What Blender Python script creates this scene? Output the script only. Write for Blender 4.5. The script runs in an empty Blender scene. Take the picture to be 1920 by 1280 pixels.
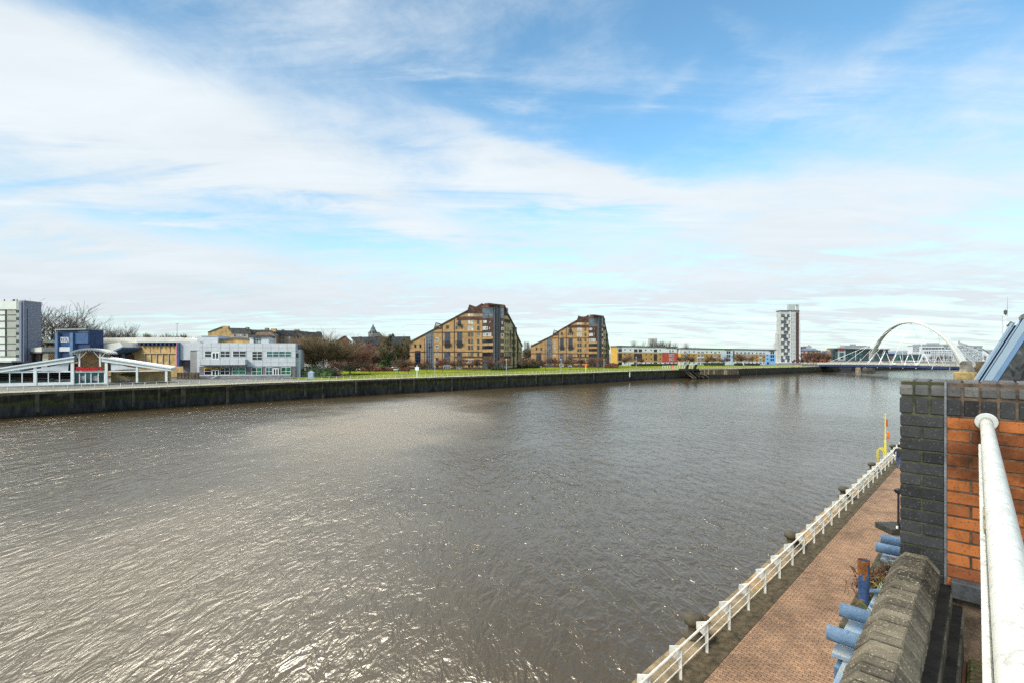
import bpy, bmesh, math, random
from math import radians, sin, cos, pi, atan2, sqrt, atan
from mathutils import Vector, Matrix, noise
random.seed(7)
scene = bpy.context.scene
COL = scene.collection
F = 920.0; CX = 960.0; HY = 665.0; CZ = 11.0      # focal length, principal column, horizon row, eye height above water

# ------------------------------------------------------------------ materials
MATS = {}
def mat(name, col, rough=.8, var=.15, scale=2.0, bump=0.0, metal=0.0, spec=.35, col2=None, detail=4, stretch=(1,1,1), bdist=.02, emit=0):
    if name in MATS: return MATS[name]
    m = bpy.data.materials.new(name); m.use_nodes = True
    nt = m.node_tree; N = nt.nodes; L = nt.links
    b = N['Principled BSDF']
    b.inputs['Roughness'].default_value = rough; b.inputs['Metallic'].default_value = metal
    b.inputs['Specular IOR Level'].default_value = spec
    g = N.new('ShaderNodeNewGeometry'); mp = N.new('ShaderNodeMapping'); mp.inputs['Scale'].default_value = stretch
    L.new(g.outputs['Position'], mp.inputs['Vector'])
    n = N.new('ShaderNodeTexNoise'); n.inputs['Scale'].default_value = scale; n.inputs['Detail'].default_value = detail
    n.inputs['Roughness'].default_value = .62
    L.new(mp.outputs['Vector'], n.inputs['Vector'])
    r = N.new('ShaderNodeValToRGB')
    c = Vector(col); d = Vector(col2) if col2 else c*(1-var*1.6)
    e = c if col2 else c*(1+var)
    r.color_ramp.elements[0].color = (*d, 1); r.color_ramp.elements[0].position = .36
    r.color_ramp.elements[1].color = (*e, 1); r.color_ramp.elements[1].position = .64
    L.new(n.outputs['Fac'], r.inputs['Fac']); L.new(r.outputs['Color'], b.inputs['Base Color'])
    if bump:
        bp = N.new('ShaderNodeBump'); bp.inputs['Strength'].default_value = bump; bp.inputs['Distance'].default_value = bdist
        n2 = N.new('ShaderNodeTexNoise'); n2.inputs['Scale'].default_value = scale*6; n2.inputs['Detail'].default_value = 5
        L.new(g.outputs['Position'], n2.inputs['Vector']); L.new(n2.outputs['Fac'], bp.inputs['Height'])
        L.new(bp.outputs['Normal'], b.inputs['Normal'])
    MATS[name] = m; return m
def N_(nt, t, **kw):
    n = nt.nodes.new(t)
    for k, v in kw.items(): setattr(n, k, v)
    return n
def mth(nt, op, a, b=None, c=None, clamp=False):
    n = nt.nodes.new('ShaderNodeMath'); n.operation = op; n.use_clamp = clamp
    for i, v in enumerate((a, b, c)):
        if v is None: continue
        if isinstance(v, (int, float)): n.inputs[i].default_value = v
        else: nt.links.new(v, n.inputs[i])
    return n.outputs[0]
def ramp(nt, fac, stops, interp='LINEAR'):
    r = nt.nodes.new('ShaderNodeValToRGB'); r.color_ramp.interpolation = interp
    e = r.color_ramp.elements
    e[0].position, e[0].color = stops[0][0], (*stops[0][1], 1)
    e[1].position, e[1].color = stops[-1][0], (*stops[-1][1], 1)
    for p, c in stops[1:-1]:
        x = e.new(p); x.color = (*c, 1)
    nt.links.new(fac, r.inputs['Fac']); return r.outputs['Color']
def mixc(nt, f, a, b, mode='MIX'):
    n = nt.nodes.new('ShaderNodeMix'); n.data_type = 'RGBA'; n.blend_type = mode
    for s, v in ((n.inputs[0], f), (n.inputs[6], a), (n.inputs[7], b)):
        if isinstance(v, (int, float)): s.default_value = v
        elif isinstance(v, tuple): s.default_value = (*v, 1)
        else: nt.links.new(v, s)
    return n.outputs[2]

tan_brick = mat('tan_brick', (.38,.225,.10), .9, .16, .6)
brown_brick = mat('brown_brick', (.085,.042,.030), .9, .25, .6)
roof_brown = mat('roof_brown', (.085,.045,.032), .8, .2, .8)
roof_red = mat('roof_red', (.15,.065,.042), .8, .2, .8)
slate = mat('slate', (.085,.08,.08), .75, .25, .8)
white_frame = mat('white_frame', (.75,.76,.74), .5, .05, 2)
cream_panel = mat('cream_panel', (.62,.63,.55), .6, .06, .5)
cream_grey = mat('cream_grey', (.36,.36,.29), .6, .08, .5)
bluegrey = mat('bluegrey_panel', (.19,.20,.25), .5, .06, .6)
glass = mat('window_glass', (.012,.016,.022), .08, .4, .35, spec=.8)
glass_grey = mat('glass_grey', (.07,.085,.10), .15, .5, .5, spec=.7)
glass_pale = mat('glass_pale', (.34,.36,.36), .2, .5, .6, spec=.6)
glass_green = mat('glass_green', (.01,.13,.065), .2, .6, .5, spec=.6)
glass_teal = mat('glass_teal', (.02,.09,.095), .15, .7, .25, spec=.7)
dark = mat('dark_metal', (.018,.018,.022), .6, .2, 2)
green_dark = mat('green_dark_metal', (.01,.045,.04), .5, .2, 2)
white_paint = mat('white_paint', (.78,.78,.74), .5, .06, 1.5)
white_wall = mat('white_render', (.62,.62,.62), .8, .06, .6)
ochre = mat('ochre_render', (.40,.235,.075), .85, .12, .4)
yellow_wall = mat('yellow_render', (.60,.36,.07), .85, .08, .4)
red_wall = mat('red_render', (.42,.07,.05), .85, .12, .4)
ltblue = mat('pale_blue_render', (.44,.55,.67), .85, .06, .4)
skyblue = mat('blue_render', (.24,.46,.70), .85, .06, .4)
grey_clad = mat('grey_cladding', (.52,.52,.525), .5, .05, .5)
clad_joint = mat('cladding_joint', (.20,.21,.23), .7, .1, 1)
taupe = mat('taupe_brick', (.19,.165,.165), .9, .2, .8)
sandstone = mat('sandstone', (.33,.24,.15), .9, .25, .5, col2=(.21,.15,.10))
yellow_stone = mat('yellow_stone', (.48,.31,.13), .9, .2, .5)
sign_blue = mat('sign_blue', (.022,.055,.16), .5, .15, .7)
post_blue = mat('post_blue', (.085,.145,.25), .5, .12, .8)
navy = mat('navy_metal', (.02,.045,.12), .5, .15, 1)
sign_red = mat('sign_red', (.62,.012,.018), .4, .05, 3)
sign_yellow = mat('sign_yellow', (.85,.42,.02), .4, .05, 3)
roof_cream = mat('roof_cream', (.58,.55,.47), .6, .07, .4)
roof_grey = mat('roof_grey', (.33,.34,.34), .6, .08, .5)
concrete = mat('concrete', (.30,.29,.26), .9, .18, .6, bump=.2)
conc_pale = mat('pale_concrete', (.43,.425,.40), .8, .1, .5)
arch_paint = mat('arch_paint', (.46,.46,.43), .45, .05, .3)
arch_dull = mat('arch_underside', (.30,.29,.24), .6, .1, .3)
red_brick = mat('red_brick', (.25,.085,.05), .9, .25, .7)
timber = mat('weathered_timber', (.16,.12,.08), .9, .35, 1.2, col2=(.05,.04,.028))
black_timber = mat('black_timber', (.02,.018,.014), .9, .3, 1.5)
yellow_paint = mat('yellow_paint', (.72,.58,.03), .5, .1, 6)
orange_p = mat('orange_plastic', (.85,.14,.02), .5, .08, 6)
bark = mat('bark', (.085,.066,.045), .95, .3, 3)
bark_pale = mat('bark_pale', (.20,.165,.105), .95, .25, 3)
twig_brown = mat('twig_brown', (.15,.092,.062), .95, .3, .5)
twig_red = mat('twig_red', (.20,.10,.068), .95, .3, .5)
twig_olive = mat('twig_olive', (.17,.122,.065), .95, .35, .5)
twig_grey = mat('twig_grey', (.12,.105,.09), .95, .3, .5)
leaf_dark = mat('leaf_dark', (.028,.05,.018), .8, .5, 1.2)
leaf_green = mat('leaf_green', (.055,.09,.02), .8, .5, 1.2)
hedge_red = mat('hedge_red', (.13,.05,.03), .9, .4, 1.2)
hedge_green = mat('hedge_dark', (.03,.04,.02), .9, .4, 1.2)
moss_stone = mat('mossy_stone', (.09,.08,.055), .95, .4, 8, bump=.6, col2=(.03,.035,.015))

# ------------------------------------------------------------------ mesh builder
class MB:
    def __init__(s): s.v = []; s.f = []; s.m = []
    def face(s, pts, m=0):
        i = len(s.v); s.v += [Vector(p) for p in pts]; s.f.append(list(range(i, i+len(pts)))); s.m.append(m)
    def hexa(s, p, m=0):       # 8 points: bottom loop 0-3, top loop 4-7
        i = len(s.v); s.v += [Vector(q) for q in p]
        for f in ((3,2,1,0),(4,5,6,7),(0,1,5,4),(1,2,6,5),(2,3,7,6),(3,0,4,7)):
            s.f.append([i+k for k in f]); s.m.append(m)
    def box(s, x0,y0,z0,x1,y1,z1, m=0):
        s.hexa([(x0,y0,z0),(x1,y0,z0),(x1,y1,z0),(x0,y1,z0),(x0,y0,z1),(x1,y0,z1),(x1,y1,z1),(x0,y1,z1)], m)
    def loop(s, a, b, m=0, caps=True, m_side=None):     # prism between two equal-length loops
        n = len(a); i = len(s.v); s.v += [Vector(p) for p in a] + [Vector(p) for p in b]
        for k in range(n):
            k2 = (k+1) % n; s.f.append([i+k, i+k2, i+n+k2, i+n+k]); s.m.append(m if m_side is None else m_side)
        if caps:
            s.f.append([i+k for k in range(n)][::-1]); s.m.append(m)
            s.f.append([i+n+k for k in range(n)]); s.m.append(m)
    def tube(s, pts, rad, n=8, m=0, caps=True):
        pts = [Vector(p) for p in pts]
        if isinstance(rad, (int, float)): rad = [rad]*len(pts)
        i0 = len(s.v); up = None
        for k, p in enumerate(pts):
            t = (pts[min(k+1, len(pts)-1)] - pts[max(k-1, 0)])
            if t.length < 1e-9: t = Vector((0,0,1))
            t.normalize()
            if up is None or abs(up.dot(t)) > .95: up = Vector((0,0,1)) if abs(t.z) < .9 else Vector((1,0,0))
            a = t.cross(up).normalized(); b = a.cross(t)
            for j in range(n):
                an = 2*pi*j/n; s.v.append(p + (a*cos(an) + b*sin(an))*rad[k])
        for k in range(len(pts)-1):
            for j in range(n):
                j2 = (j+1) % n; q = i0+k*n
                s.f.append([q+j, q+j2, q+n+j2, q+n+j]); s.m.append(m)
        if caps:
            s.f.append([i0+j for j in range(n)][::-1]); s.m.append(m)
            q = i0+(len(pts)-1)*n; s.f.append([q+j for j in range(n)]); s.m.append(m)
    def bar(s, a, b, w, h=None, m=0):      # rectangular bar
        a = Vector(a); b = Vector(b); h = h or w; t = (b-a).normalized()
        up = Vector((0,0,1)) if abs(t.z) < .95 else Vector((1,0,0))
        x = t.cross(up).normalized()*w/2; y = x.cross(t).normalized()*h/2
        s.hexa([a-x-y, a+x-y, a+x+y, a-x+y, b-x-y, b+x-y, b+x+y, b-x+y], m)
    def lathe(s, prof, c=(0,0,0), n=16, m=0, sx=1, sy=1, rot=0):
        c = Vector(c); i0 = len(s.v)
        for r, z in prof:
            for j in range(n):
                a = 2*pi*j/n; x = r*cos(a)*sx; y = r*sin(a)*sy
                s.v.append(c + Vector((x*cos(rot)-y*sin(rot), x*sin(rot)+y*cos(rot), z)))
        for k in range(len(prof)-1):
            for j in range(n):
                j2 = (j+1) % n; q = i0+k*n; s.f.append([q+j, q+j2, q+n+j2, q+n+j]); s.m.append(m)
        s.f.append([i0+j for j in range(n)][::-1]); s.m.append(m)
        q = i0+(len(prof)-1)*n; s.f.append([q+j for j in range(n)]); s.m.append(m)
    def build(s, name, mats, parent=None, smooth=False, bevel=0, org=None):
        if not isinstance(mats, (list, tuple)): mats = [mats]
        me = bpy.data.meshes.new(name)
        if parent is not None: o0 = wloc(parent)
        elif org is not None: o0 = Vector(org)
        else:
            xs = [v.x for v in s.v]; ys = [v.y for v in s.v]; zs = [v.z for v in s.v]
            o0 = Vector(((min(xs)+max(xs))/2, (min(ys)+max(ys))/2, min(zs)))
        me.from_pydata([v-o0 for v in s.v], [], s.f)
        for mm in mats: me.materials.append(mm)
        me.polygons.foreach_set('material_index', s.m)
        me.update()
        bm = bmesh.new(); bm.from_mesh(me)
        if len(bm.faces) < 60000: bmesh.ops.recalc_face_normals(bm, faces=bm.faces)
        bm.to_mesh(me); bm.free()
        if smooth: me.polygons.foreach_set('use_smooth', [True]*len(me.polygons))
        o = bpy.data.objects.new(name, me); COL.objects.link(o)
        if parent is not None: o.parent = parent
        else: o.location = o0
        if bevel:
            b = o.modifiers.new('bevel', 'BEVEL'); b.width = bevel; b.segments = 1; b.limit_method = 'ANGLE'
        return o
def wloc(o):
    v = Vector((0,0,0))
    while o is not None: v += o.location; o = o.parent
    return v
def tag(o, label, cat, group=None):
    o['label'] = label; o['category'] = cat
    if group: o['group'] = group
    return o
def thing(name, label, cat, loc, group=None):
    o = bpy.data.objects.new(name, None); COL.objects.link(o); o.location = loc; o.empty_display_size = .5
    return tag(o, label, cat, group)
def struct(o): o['kind'] = 'structure'; return o
def copy_tree(o, parent=None):
    c = o.copy(); COL.objects.link(c); c.parent = parent
    for ch in list(o.children): copy_tree(ch, c)
    return c

# ------------------------------------------------------------------ placing
def at(px, Y, z): return Vector(((px-CX)/F*Y, Y, z))
def onz(px, py, z):
    Y = F*(CZ-z)/(py-HY); return Vector(((px-CX)/F*Y, Y, z))
def zg(X): return 4.4 - max(0, min(1.4, (X+90)*.003))
def zpx(py, Y): return CZ - (py-HY)*Y/F
class Fac:
    """vertical plane through A and B; u runs A->B, d is outward (towards the river)"""
    def __init__(s, A, B):
        s.A = Vector((A[0],A[1])); s.B = Vector((B[0],B[1])); s.u = (s.B-s.A); s.L = s.u.length; s.u.normalize()
        s.n = Vector((s.u.y, -s.u.x))
        if s.n.dot(-s.A) < 0: s.n = -s.n
    def uz(s, px, py):
        a = (px-CX)/F; t = s.A.dot(s.n)/(a*s.n.x + s.n.y)
        P = Vector((a*t, t)); return (P-s.A).dot(s.u), CZ + (HY-py)/F*t
    def p(s, u, z, d=0):
        q = s.A + s.u*u + s.n*d; return Vector((q.x, q.y, z))
    def P(s, px, py, d=0): u, z = s.uz(px, py); return s.p(u, z, d)
    def box(s, mb, u0, z0, u1, z1, d0, d1, m=0):
        mb.hexa([s.p(u0,z0,d1), s.p(u1,z0,d1), s.p(u1,z0,d0), s.p(u0,z0,d0), s.p(u0,z1,d1), s.p(u1,z1,d1), s.p(u1,z1,d0), s.p(u0,z1,d0)], m)
    def pbox(s, mb, x0, y0, x1, y1, d0, d1, m=0):    # pixel rectangle
        ym = (y0+y1)/2
        u0, _ = s.uz(x0, ym); u1, _ = s.uz(x1, ym); xm = (x0+x1)/2
        _, z1 = s.uz(xm, y0); _, z0 = s.uz(xm, y1)
        s.box(mb, u0, z0, u1, z1, d0, d1, m)
    def poly(s, mb, pts, d0, d1, m=0, m_side=None):   # pixel polygon
        uz = [s.uz(*q) for q in pts]
        mb.loop([s.p(u,z,d1) for u,z in uz], [s.p(u,z,d0) for u,z in uz], m, True, m_side)
def window(fac, x0, y0, x1, y1, parent, nx=1, ny=1, fr=None, gl=None, proud=.06, ft=.09, pane=False, name='window', base=0):
    fr = fr or dark; gl = gl or glass
    ym = (y0+y1)/2; u0,_ = fac.uz(x0,ym); u1,_ = fac.uz(x1,ym); xm=(x0+x1)/2; _,z1 = fac.uz(xm,y0); _,z0 = fac.uz(xm,y1)
    mb = MB(); d = base+proud; ft = min(ft, (u1-u0)*.22, (z1-z0)*.22)
    fac.box(mb,u0,z0,u1,z0+ft,base,d); fac.box(mb,u0,z1-ft,u1,z1,base,d)
    fac.box(mb,u0,z0+ft,u0+ft,z1-ft,base,d); fac.box(mb,u1-ft,z0+ft,u1,z1-ft,base,d)
    for k in range(1,nx):
        u = u0+(u1-u0)*k/nx; fac.box(mb,u-ft/2,z0+ft,u+ft/2,z1-ft,base,d-.004)
    for k in range(1,ny):
        z = z0+(z1-z0)*k/ny; fac.box(mb,u0+ft,z-ft/2,u1-ft,z+ft/2,base,d-.008)
    if pane:
        o = mb.build(name, fr, parent); g = MB(); fac.box(g,u0+ft*.5,z0+ft*.5,u1-ft*.5,z1-ft*.5,base-.05,base+proud*.45); g.build('pane', gl, o)
    else:
        fac.box(mb,u0+ft*.5,z0+ft*.5,u1-ft*.5,z1-ft*.5,base-.05,base+proud*.45,1); o = mb.build(name,[fr,gl],parent)
    return o

def text_mesh(txt, name, m, parent, fac, x0, x1, ybot, ytop, d, depth=.12, shear=0, bold=.0):
    cu = bpy.data.curves.new(name, 'FONT'); cu.body = txt; cu.extrude = .04; cu.offset = bold; cu.shear = shear
    to = bpy.data.objects.new('tmp', cu); COL.objects.link(to)
    dg = bpy.context.evaluated_depsgraph_get(); dg.update()
    me = bpy.data.meshes.new_from_object(to.evaluated_get(dg)); bpy.data.objects.remove(to)
    xs = [v.co.x for v in me.vertices]; ys = [v.co.y for v in me.vertices]; zs=[v.co.z for v in me.vertices]
    xm = (x0+x1)/2; ym=(ybot+ytop)/2
    u0,_ = fac.uz(x0,ym); u1,_ = fac.uz(x1,ym); _,z0 = fac.uz(xm,ybot); _,z1 = fac.uz(xm,ytop)
    base = wloc(parent)
    for v in me.vertices:
        a = (v.co.x-min(xs))/(max(xs)-min(xs)); b = (v.co.y-min(ys))/(max(ys)-min(ys)); c = (v.co.z-min(zs))/(max(zs)-min(zs))
        v.co = fac.p(u0+(u1-u0)*a, z0+(z1-z0)*b, d+depth*c) - base
    me.materials.append(m); me.update()
    o = bpy.data.objects.new(name, me); COL.objects.link(o); o.parent = parent
    return o

# ------------------------------------------------------------------ camera, sun, sky
cam = bpy.data.cameras.new('camera'); co = bpy.data.objects.new('camera', cam); COL.objects.link(co)
co.location = (0,0,CZ); co.rotation_euler = (radians(90),0,0)
cam.sensor_width = 36; cam.lens = 36*F/1920; cam.shift_y = (HY-640)/1920; cam.clip_start = .05; cam.clip_end = 20000
scene.camera = co
SUN_AZ = radians(-146); SUN_EL = radians(36)
sd = bpy.data.lights.new('sun','SUN'); so = bpy.data.objects.new('sun', sd); COL.objects.link(so)
sd.energy = 2.7; sd.angle = radians(16); sd.color = (1,.95,.86)
dirv = Vector((sin(SUN_AZ)*cos(SUN_EL), cos(SUN_AZ)*cos(SUN_EL), sin(SUN_EL)))
so.rotation_euler = dirv.to_track_quat('Z','Y').to_euler()
w = bpy.data.worlds.new('World'); scene.world = w; w.use_nodes = True
nt = w.node_tree; nt.nodes.clear(); L = nt.links
out = N_(nt,'ShaderNodeOutputWorld'); bg = N_(nt,'ShaderNodeBackground'); L.new(bg.outputs[0], out.inputs[0])
sky = N_(nt,'ShaderNodeTexSky', sky_type='NISHITA', sun_disc=False, sun_elevation=SUN_EL, sun_rotation=SUN_AZ)
sky.air_density = 1.0; sky.dust_density = .6; sky.ozone_density = 2.0
tc = N_(nt,'ShaderNodeTexCoord'); sx = N_(nt,'ShaderNodeSeparateXYZ'); L.new(tc.outputs['Generated'], sx.inputs[0])
X, Y, Z = sx.outputs
az = mth(nt,'ARCTAN2', X, Y); hor = mth(nt,'SQRT', mth(nt,'ADD', mth(nt,'MULTIPLY',X,X), mth(nt,'MULTIPLY',Y,Y)))
el = mth(nt,'ARCTAN2', Z, hor)
# noise on a cloud layer plane: bands compress towards the horizon
zz = mth(nt,'ADD', mth(nt,'MAXIMUM', Z, 0), .10)
cpx = mth(nt,'DIVIDE', X, zz); cpy = mth(nt,'DIVIDE', Y, zz)
cv = N_(nt,'ShaderNodeCombineXYZ'); L.new(cpx,cv.inputs[0]); L.new(cpy,cv.inputs[1])
def nz(vec, rot, scl, scale, detail, rough, dist=0, off=(0,0,0)):
    mp = N_(nt,'ShaderNodeMapping'); mp.inputs['Rotation'].default_value=(0,0,rot); mp.inputs['Scale'].default_value=scl; mp.inputs['Location'].default_value=off
    L.new(vec, mp.inputs[0]); n = N_(nt,'ShaderNodeTexNoise'); n.inputs['Scale'].default_value=scale; n.inputs['Detail'].default_value=detail
    n.inputs['Roughness'].default_value=rough; n.inputs['Distortion'].default_value=dist
    L.new(mp.outputs[0], n.inputs[0]); return n.outputs['Fac']
n1 = nz(cv.outputs[0], radians(-25), (.8,1.4,1), 1.1, 8, .58, .6, (3.1,1.7,0))
n2 = nz(cv.outputs[0], radians(-14), (.55,1.9,1), 1.6, 10, .62, .8, (9.2,4.4,2))
n3 = nz(cv.outputs[0], 0, (1,1,1), 4.0, 10, .7, .4, (1.2,8.8,0))
az0, el0 = az, el
az = mth(nt,'ADD', az, mth(nt,'MULTIPLY', mth(nt,'SUBTRACT', n1, .5), .34)); el = mth(nt,'ADD', el, mth(nt,'MULTIPLY', mth(nt,'SUBTRACT', n2, .5), .16))
def blob(px, py, wx, wy, ang, amp, hard=False):
    a0 = atan((px-CX)/F); e0 = atan((HY-py)/sqrt(F*F+(px-CX)**2)); k = 1/F
    ax = mth(nt,'SUBTRACT', az, a0); ex = mth(nt,'SUBTRACT', el, e0); c, s = cos(radians(ang)), sin(radians(ang))
    # ang: downward-to-the-right tilt of the long axis
    u = mth(nt,'SUBTRACT', mth(nt,'MULTIPLY',ax,c/(wx*k)), mth(nt,'MULTIPLY',ex,s/(wx*k)))
    v = mth(nt,'ADD', mth(nt,'MULTIPLY',ax,s/(wy*k)), mth(nt,'MULTIPLY',ex,c/(wy*k)))
    q = mth(nt,'ADD', mth(nt,'MULTIPLY',u,u), mth(nt,'MULTIPLY',v,v))
    if hard: q = mth(nt,'MULTIPLY', q, q)
    return mth(nt,'MULTIPLY', mth(nt,'EXPONENT', mth(nt,'MULTIPLY', q, -1)), amp)
BL = [(60,150,330,70,12,.75),(420,215,300,50,14,.38),(1020,300,330,24,17,.5),(1240,355,200,18,8,.5),(620,130,330,50,10,-.38),(330,330,300,30,5,-.25),(850,200,200,40,12,-.25),(150,190,520,85,12,.3),(900,290,560,50,14,.62),(60,400,300,120,0,.55),(560,330,420,80,10,.32),
      (1580,400,300,75,-4,.62),(1450,330,160,40,15,.25),(900,440,300,26,12,.42),(520,500,330,20,4,.42),(1750,200,260,60,-12,.25),
      (1400,470,500,40,2,.3),(300,-900,700,330,0,1.0),(200,560,500,40,0,.45),(1000,560,900,30,0,.4),(1700,560,500,50,0,.4),(760,90,260,40,-10,.22),
      (1330,110,230,150,60,-.32),(1420,60,120,20,35,.3),(1600,120,260,22,-14,.3),(1250,170,120,14,-30,.22),(1180,250,170,50,10,-.5),(1060,400,330,24,2,-.35),(700,430,360,26,3,-.32),(330,425,200,16,2,-.4),
      (200,10,400,45,5,-.55),(1150,60,400,50,0,-.25),(1500,20,350,90,20,-.22),(1850,420,200,30,-5,-.1),(1250,330,120,30,15,-.2)]
acc = None
for b in BL:
    o = blob(*b); acc = o if acc is None else mth(nt,'ADD',acc,o)
dens = mth(nt,'ADD', acc, mth(nt,'MULTIPLY', mth(nt,'SUBTRACT',n1,.5), 1.0))
dens = mth(nt,'ADD', dens, mth(nt,'MULTIPLY', mth(nt,'SUBTRACT',n2,.5), 1.8))
dens = mth(nt,'ADD', dens, mth(nt,'MULTIPLY', mth(nt,'SUBTRACT',n3,.5), 1.0))
az, el = az0, el0
hz = mth(nt,'EXPONENT', mth(nt,'MULTIPLY', mth(nt,'ABSOLUTE', el), -7.0))
dens = mth(nt,'ADD', mth(nt,'ADD', dens, .03), mth(nt,'MULTIPLY', hz, .62))
mr = N_(nt,'ShaderNodeMapRange', interpolation_type='SMOOTHSTEP'); L.new(dens, mr.inputs[0]); mr.inputs[1].default_value=-.45; mr.inputs[2].default_value=1.15
cl = mr.outputs[0]
# cloud brightness: slightly grey undersides low down
shade = mth(nt,'ADD', mth(nt,'MULTIPLY', mth(nt,'SUBTRACT', n2, .5), .55), mth(nt,'MULTIPLY', mth(nt,'SUBTRACT', n1,.5), .5))
cb = mixc(nt, hz, (.655,.715,.755), (.53,.575,.61))
shm = mth(nt,'ADD', 1.0, mth(nt,'MULTIPLY', shade, .45))
glint_glow = mth(nt,'ADD', blob(735,-385,195,112,0,44.0,True), blob(120,-720,270,165,0,15.0,True))  # two bright patches above the view, added to put glints on the water
vm = N_(nt,'ShaderNodeVectorMath', operation='SCALE'); L.new(cb, vm.inputs[0]); L.new(shm, vm.inputs['Scale'])
sk = N_(nt,'ShaderNodeVectorMath', operation='MULTIPLY'); L.new(sky.outputs[0], sk.inputs[0]); sk.inputs[1].default_value=(.140,.192,.186)
mx = mixc(nt, cl, sk.outputs[0], vm.outputs[0])
hv = N_(nt,'ShaderNodeVectorMath', operation='SCALE'); hv.inputs[0].default_value=(1,.92,.76); L.new(glint_glow, hv.inputs['Scale'])
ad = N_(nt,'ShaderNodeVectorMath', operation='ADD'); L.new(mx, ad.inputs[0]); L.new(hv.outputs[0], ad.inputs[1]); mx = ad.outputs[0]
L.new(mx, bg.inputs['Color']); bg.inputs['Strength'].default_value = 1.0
scene.view_settings.view_transform = 'Standard'; scene.view_settings.look = 'None'; scene.view_settings.gamma = 1
scene.view_settings.exposure = 0.36
scene.cycles.max_bounces = 6; scene.cycles.use_denoising = False

# ------------------------------------------------------------------ water
def water_mat():
    m = bpy.data.materials.new('river_water'); m.use_nodes = True; nt = m.node_tree; N = nt.nodes; L = nt.links
    b = N['Principled BSDF']; b.inputs['IOR'].default_value = 1.38; b.inputs['Roughness'].default_value = .11
    b.inputs['Base Color'].default_value = (.062,.043,.018,1); b.inputs['Specular IOR Level'].default_value = .9
    g = N.new('ShaderNodeNewGeometry'); 
    def nn(rot, scl, scale, det, rough, dist):
        mp = N.new('ShaderNodeMapping'); mp.inputs['Rotation'].default_value=(0,0,radians(rot)); mp.inputs['Scale'].default_value=scl
        L.new(g.outputs['Position'], mp.inputs[0]); n = N.new('ShaderNodeTexNoise'); n.inputs['Scale'].default_value=scale
        n.inputs['Detail'].default_value=det; n.inputs['Roughness'].default_value=rough; n.inputs['Distortion'].default_value=dist
        L.new(mp.outputs[0], n.inputs[0]); return n.outputs['Fac']
    a = nn(38, (1,.45,1), 1.35, 3.5, .55, .5)
    c = nn(-20, (1,.6,1), 4.5, 4, .6, .3)
    d = nn(15, (1,.5,1), .45, 3, .5, .3)
    def ridge(x): return mth(nt,'SUBTRACT', 1, mth(nt,'ABSOLUTE', mth(nt,'SUBTRACT', mth(nt,'MULTIPLY', x, 2), 1)))
    h = mth(nt,'ADD', mth(nt,'MULTIPLY', ridge(a), .19), mth(nt,'MULTIPLY', c, .055))
    h = mth(nt,'ADD', h, mth(nt,'MULTIPLY', d, .30))
    big = nn(0, (1,1,1), .035, 3, .6, 0)          # gust patches
    bp = N.new('ShaderNodeBump'); bp.inputs['Distance'].default_value = 1.0
    sp = N.new('ShaderNodeSeparateXYZ'); L.new(g.outputs['Position'], sp.inputs[0])
    along = mth(nt,'ADD', mth(nt,'MULTIPLY', sp.outputs[0], .8), mth(nt,'MULTIPLY', sp.outputs[1], .5))     # calmer water towards the bridge
    calm = N.new('ShaderNodeMapRange'); L.new(along, calm.inputs[0]); calm.inputs[1].default_value=5; calm.inputs[2].default_value=140; calm.inputs[3].default_value=1.0; calm.inputs[4].default_value=.13
    gust = ramp(nt, big, [(.35,(.62,.62,.62)),(.62,(1.1,1.1,1.1))])
    # finely ruffled patches of water lie out in the stream
    wob = mth(nt,'MULTIPLY', mth(nt,'SUBTRACT', big, .5), 46)
    ex = mth(nt,'DIVIDE', mth(nt,'ADD', mth(nt,'ADD', sp.outputs[0], 20), wob), 15); ey = mth(nt,'DIVIDE', mth(nt,'SUBTRACT', sp.outputs[1], 84), 46)
    q = mth(nt,'ADD', mth(nt,'MULTIPLY',ex,ex), mth(nt,'MULTIPLY',ey,ey)); slick = mth(nt,'MULTIPLY', mth(nt,'EXPONENT', mth(nt,'MULTIPLY', q, -1)), 1.0)
    ex2 = mth(nt,'DIVIDE', mth(nt,'ADD', mth(nt,'ADD', sp.outputs[0], 19), mth(nt,'MULTIPLY',wob,.4)), 13); ey2 = mth(nt,'DIVIDE', mth(nt,'SUBTRACT', sp.outputs[1], 24), 15)
    q2 = mth(nt,'ADD', mth(nt,'MULTIPLY',ex2,ex2), mth(nt,'MULTIPLY',ey2,ey2)); ruffle = mth(nt,'MULTIPLY', mth(nt,'EXPONENT', mth(nt,'MULTIPLY', q2, -1)), .20)
    L.new(mth(nt,'ADD', mth(nt,'ADD', .10, ruffle), mth(nt,'MULTIPLY', slick, .42)), b.inputs['Roughness'])
    st_ = mth(nt,'MULTIPLY', mth(nt,'MULTIPLY', gust, calm.outputs[0]), mth(nt,'SUBTRACT', 1, mth(nt,'MULTIPLY', slick, .35)))
    ex3 = mth(nt,'DIVIDE', mth(nt,'SUBTRACT', sp.outputs[0], 0), 9); ey3 = mth(nt,'DIVIDE', mth(nt,'SUBTRACT', sp.outputs[1], 18), 12)
    q3 = mth(nt,'ADD', mth(nt,'MULTIPLY',ex3,ex3), mth(nt,'MULTIPLY',ey3,ey3)); lee = mth(nt,'MULTIPLY', mth(nt,'EXPONENT', mth(nt,'MULTIPLY', q3, -1)), .55)
    L.new(mth(nt,'MULTIPLY', mth(nt,'MULTIPLY', st_, .78), mth(nt,'SUBTRACT', 1, lee)), bp.inputs['Strength'])
    L.new(h, bp.inputs['Height']); L.new(bp.outputs['Normal'], b.inputs['Normal'])
    return m
mb = MB(); mb.face([(-900,-300,0),(2500,-300,0),(2500,5000,0),(-900,5000,0)])
struct(mb.build('water', water_mat(), org=(0,0,0)))

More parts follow.
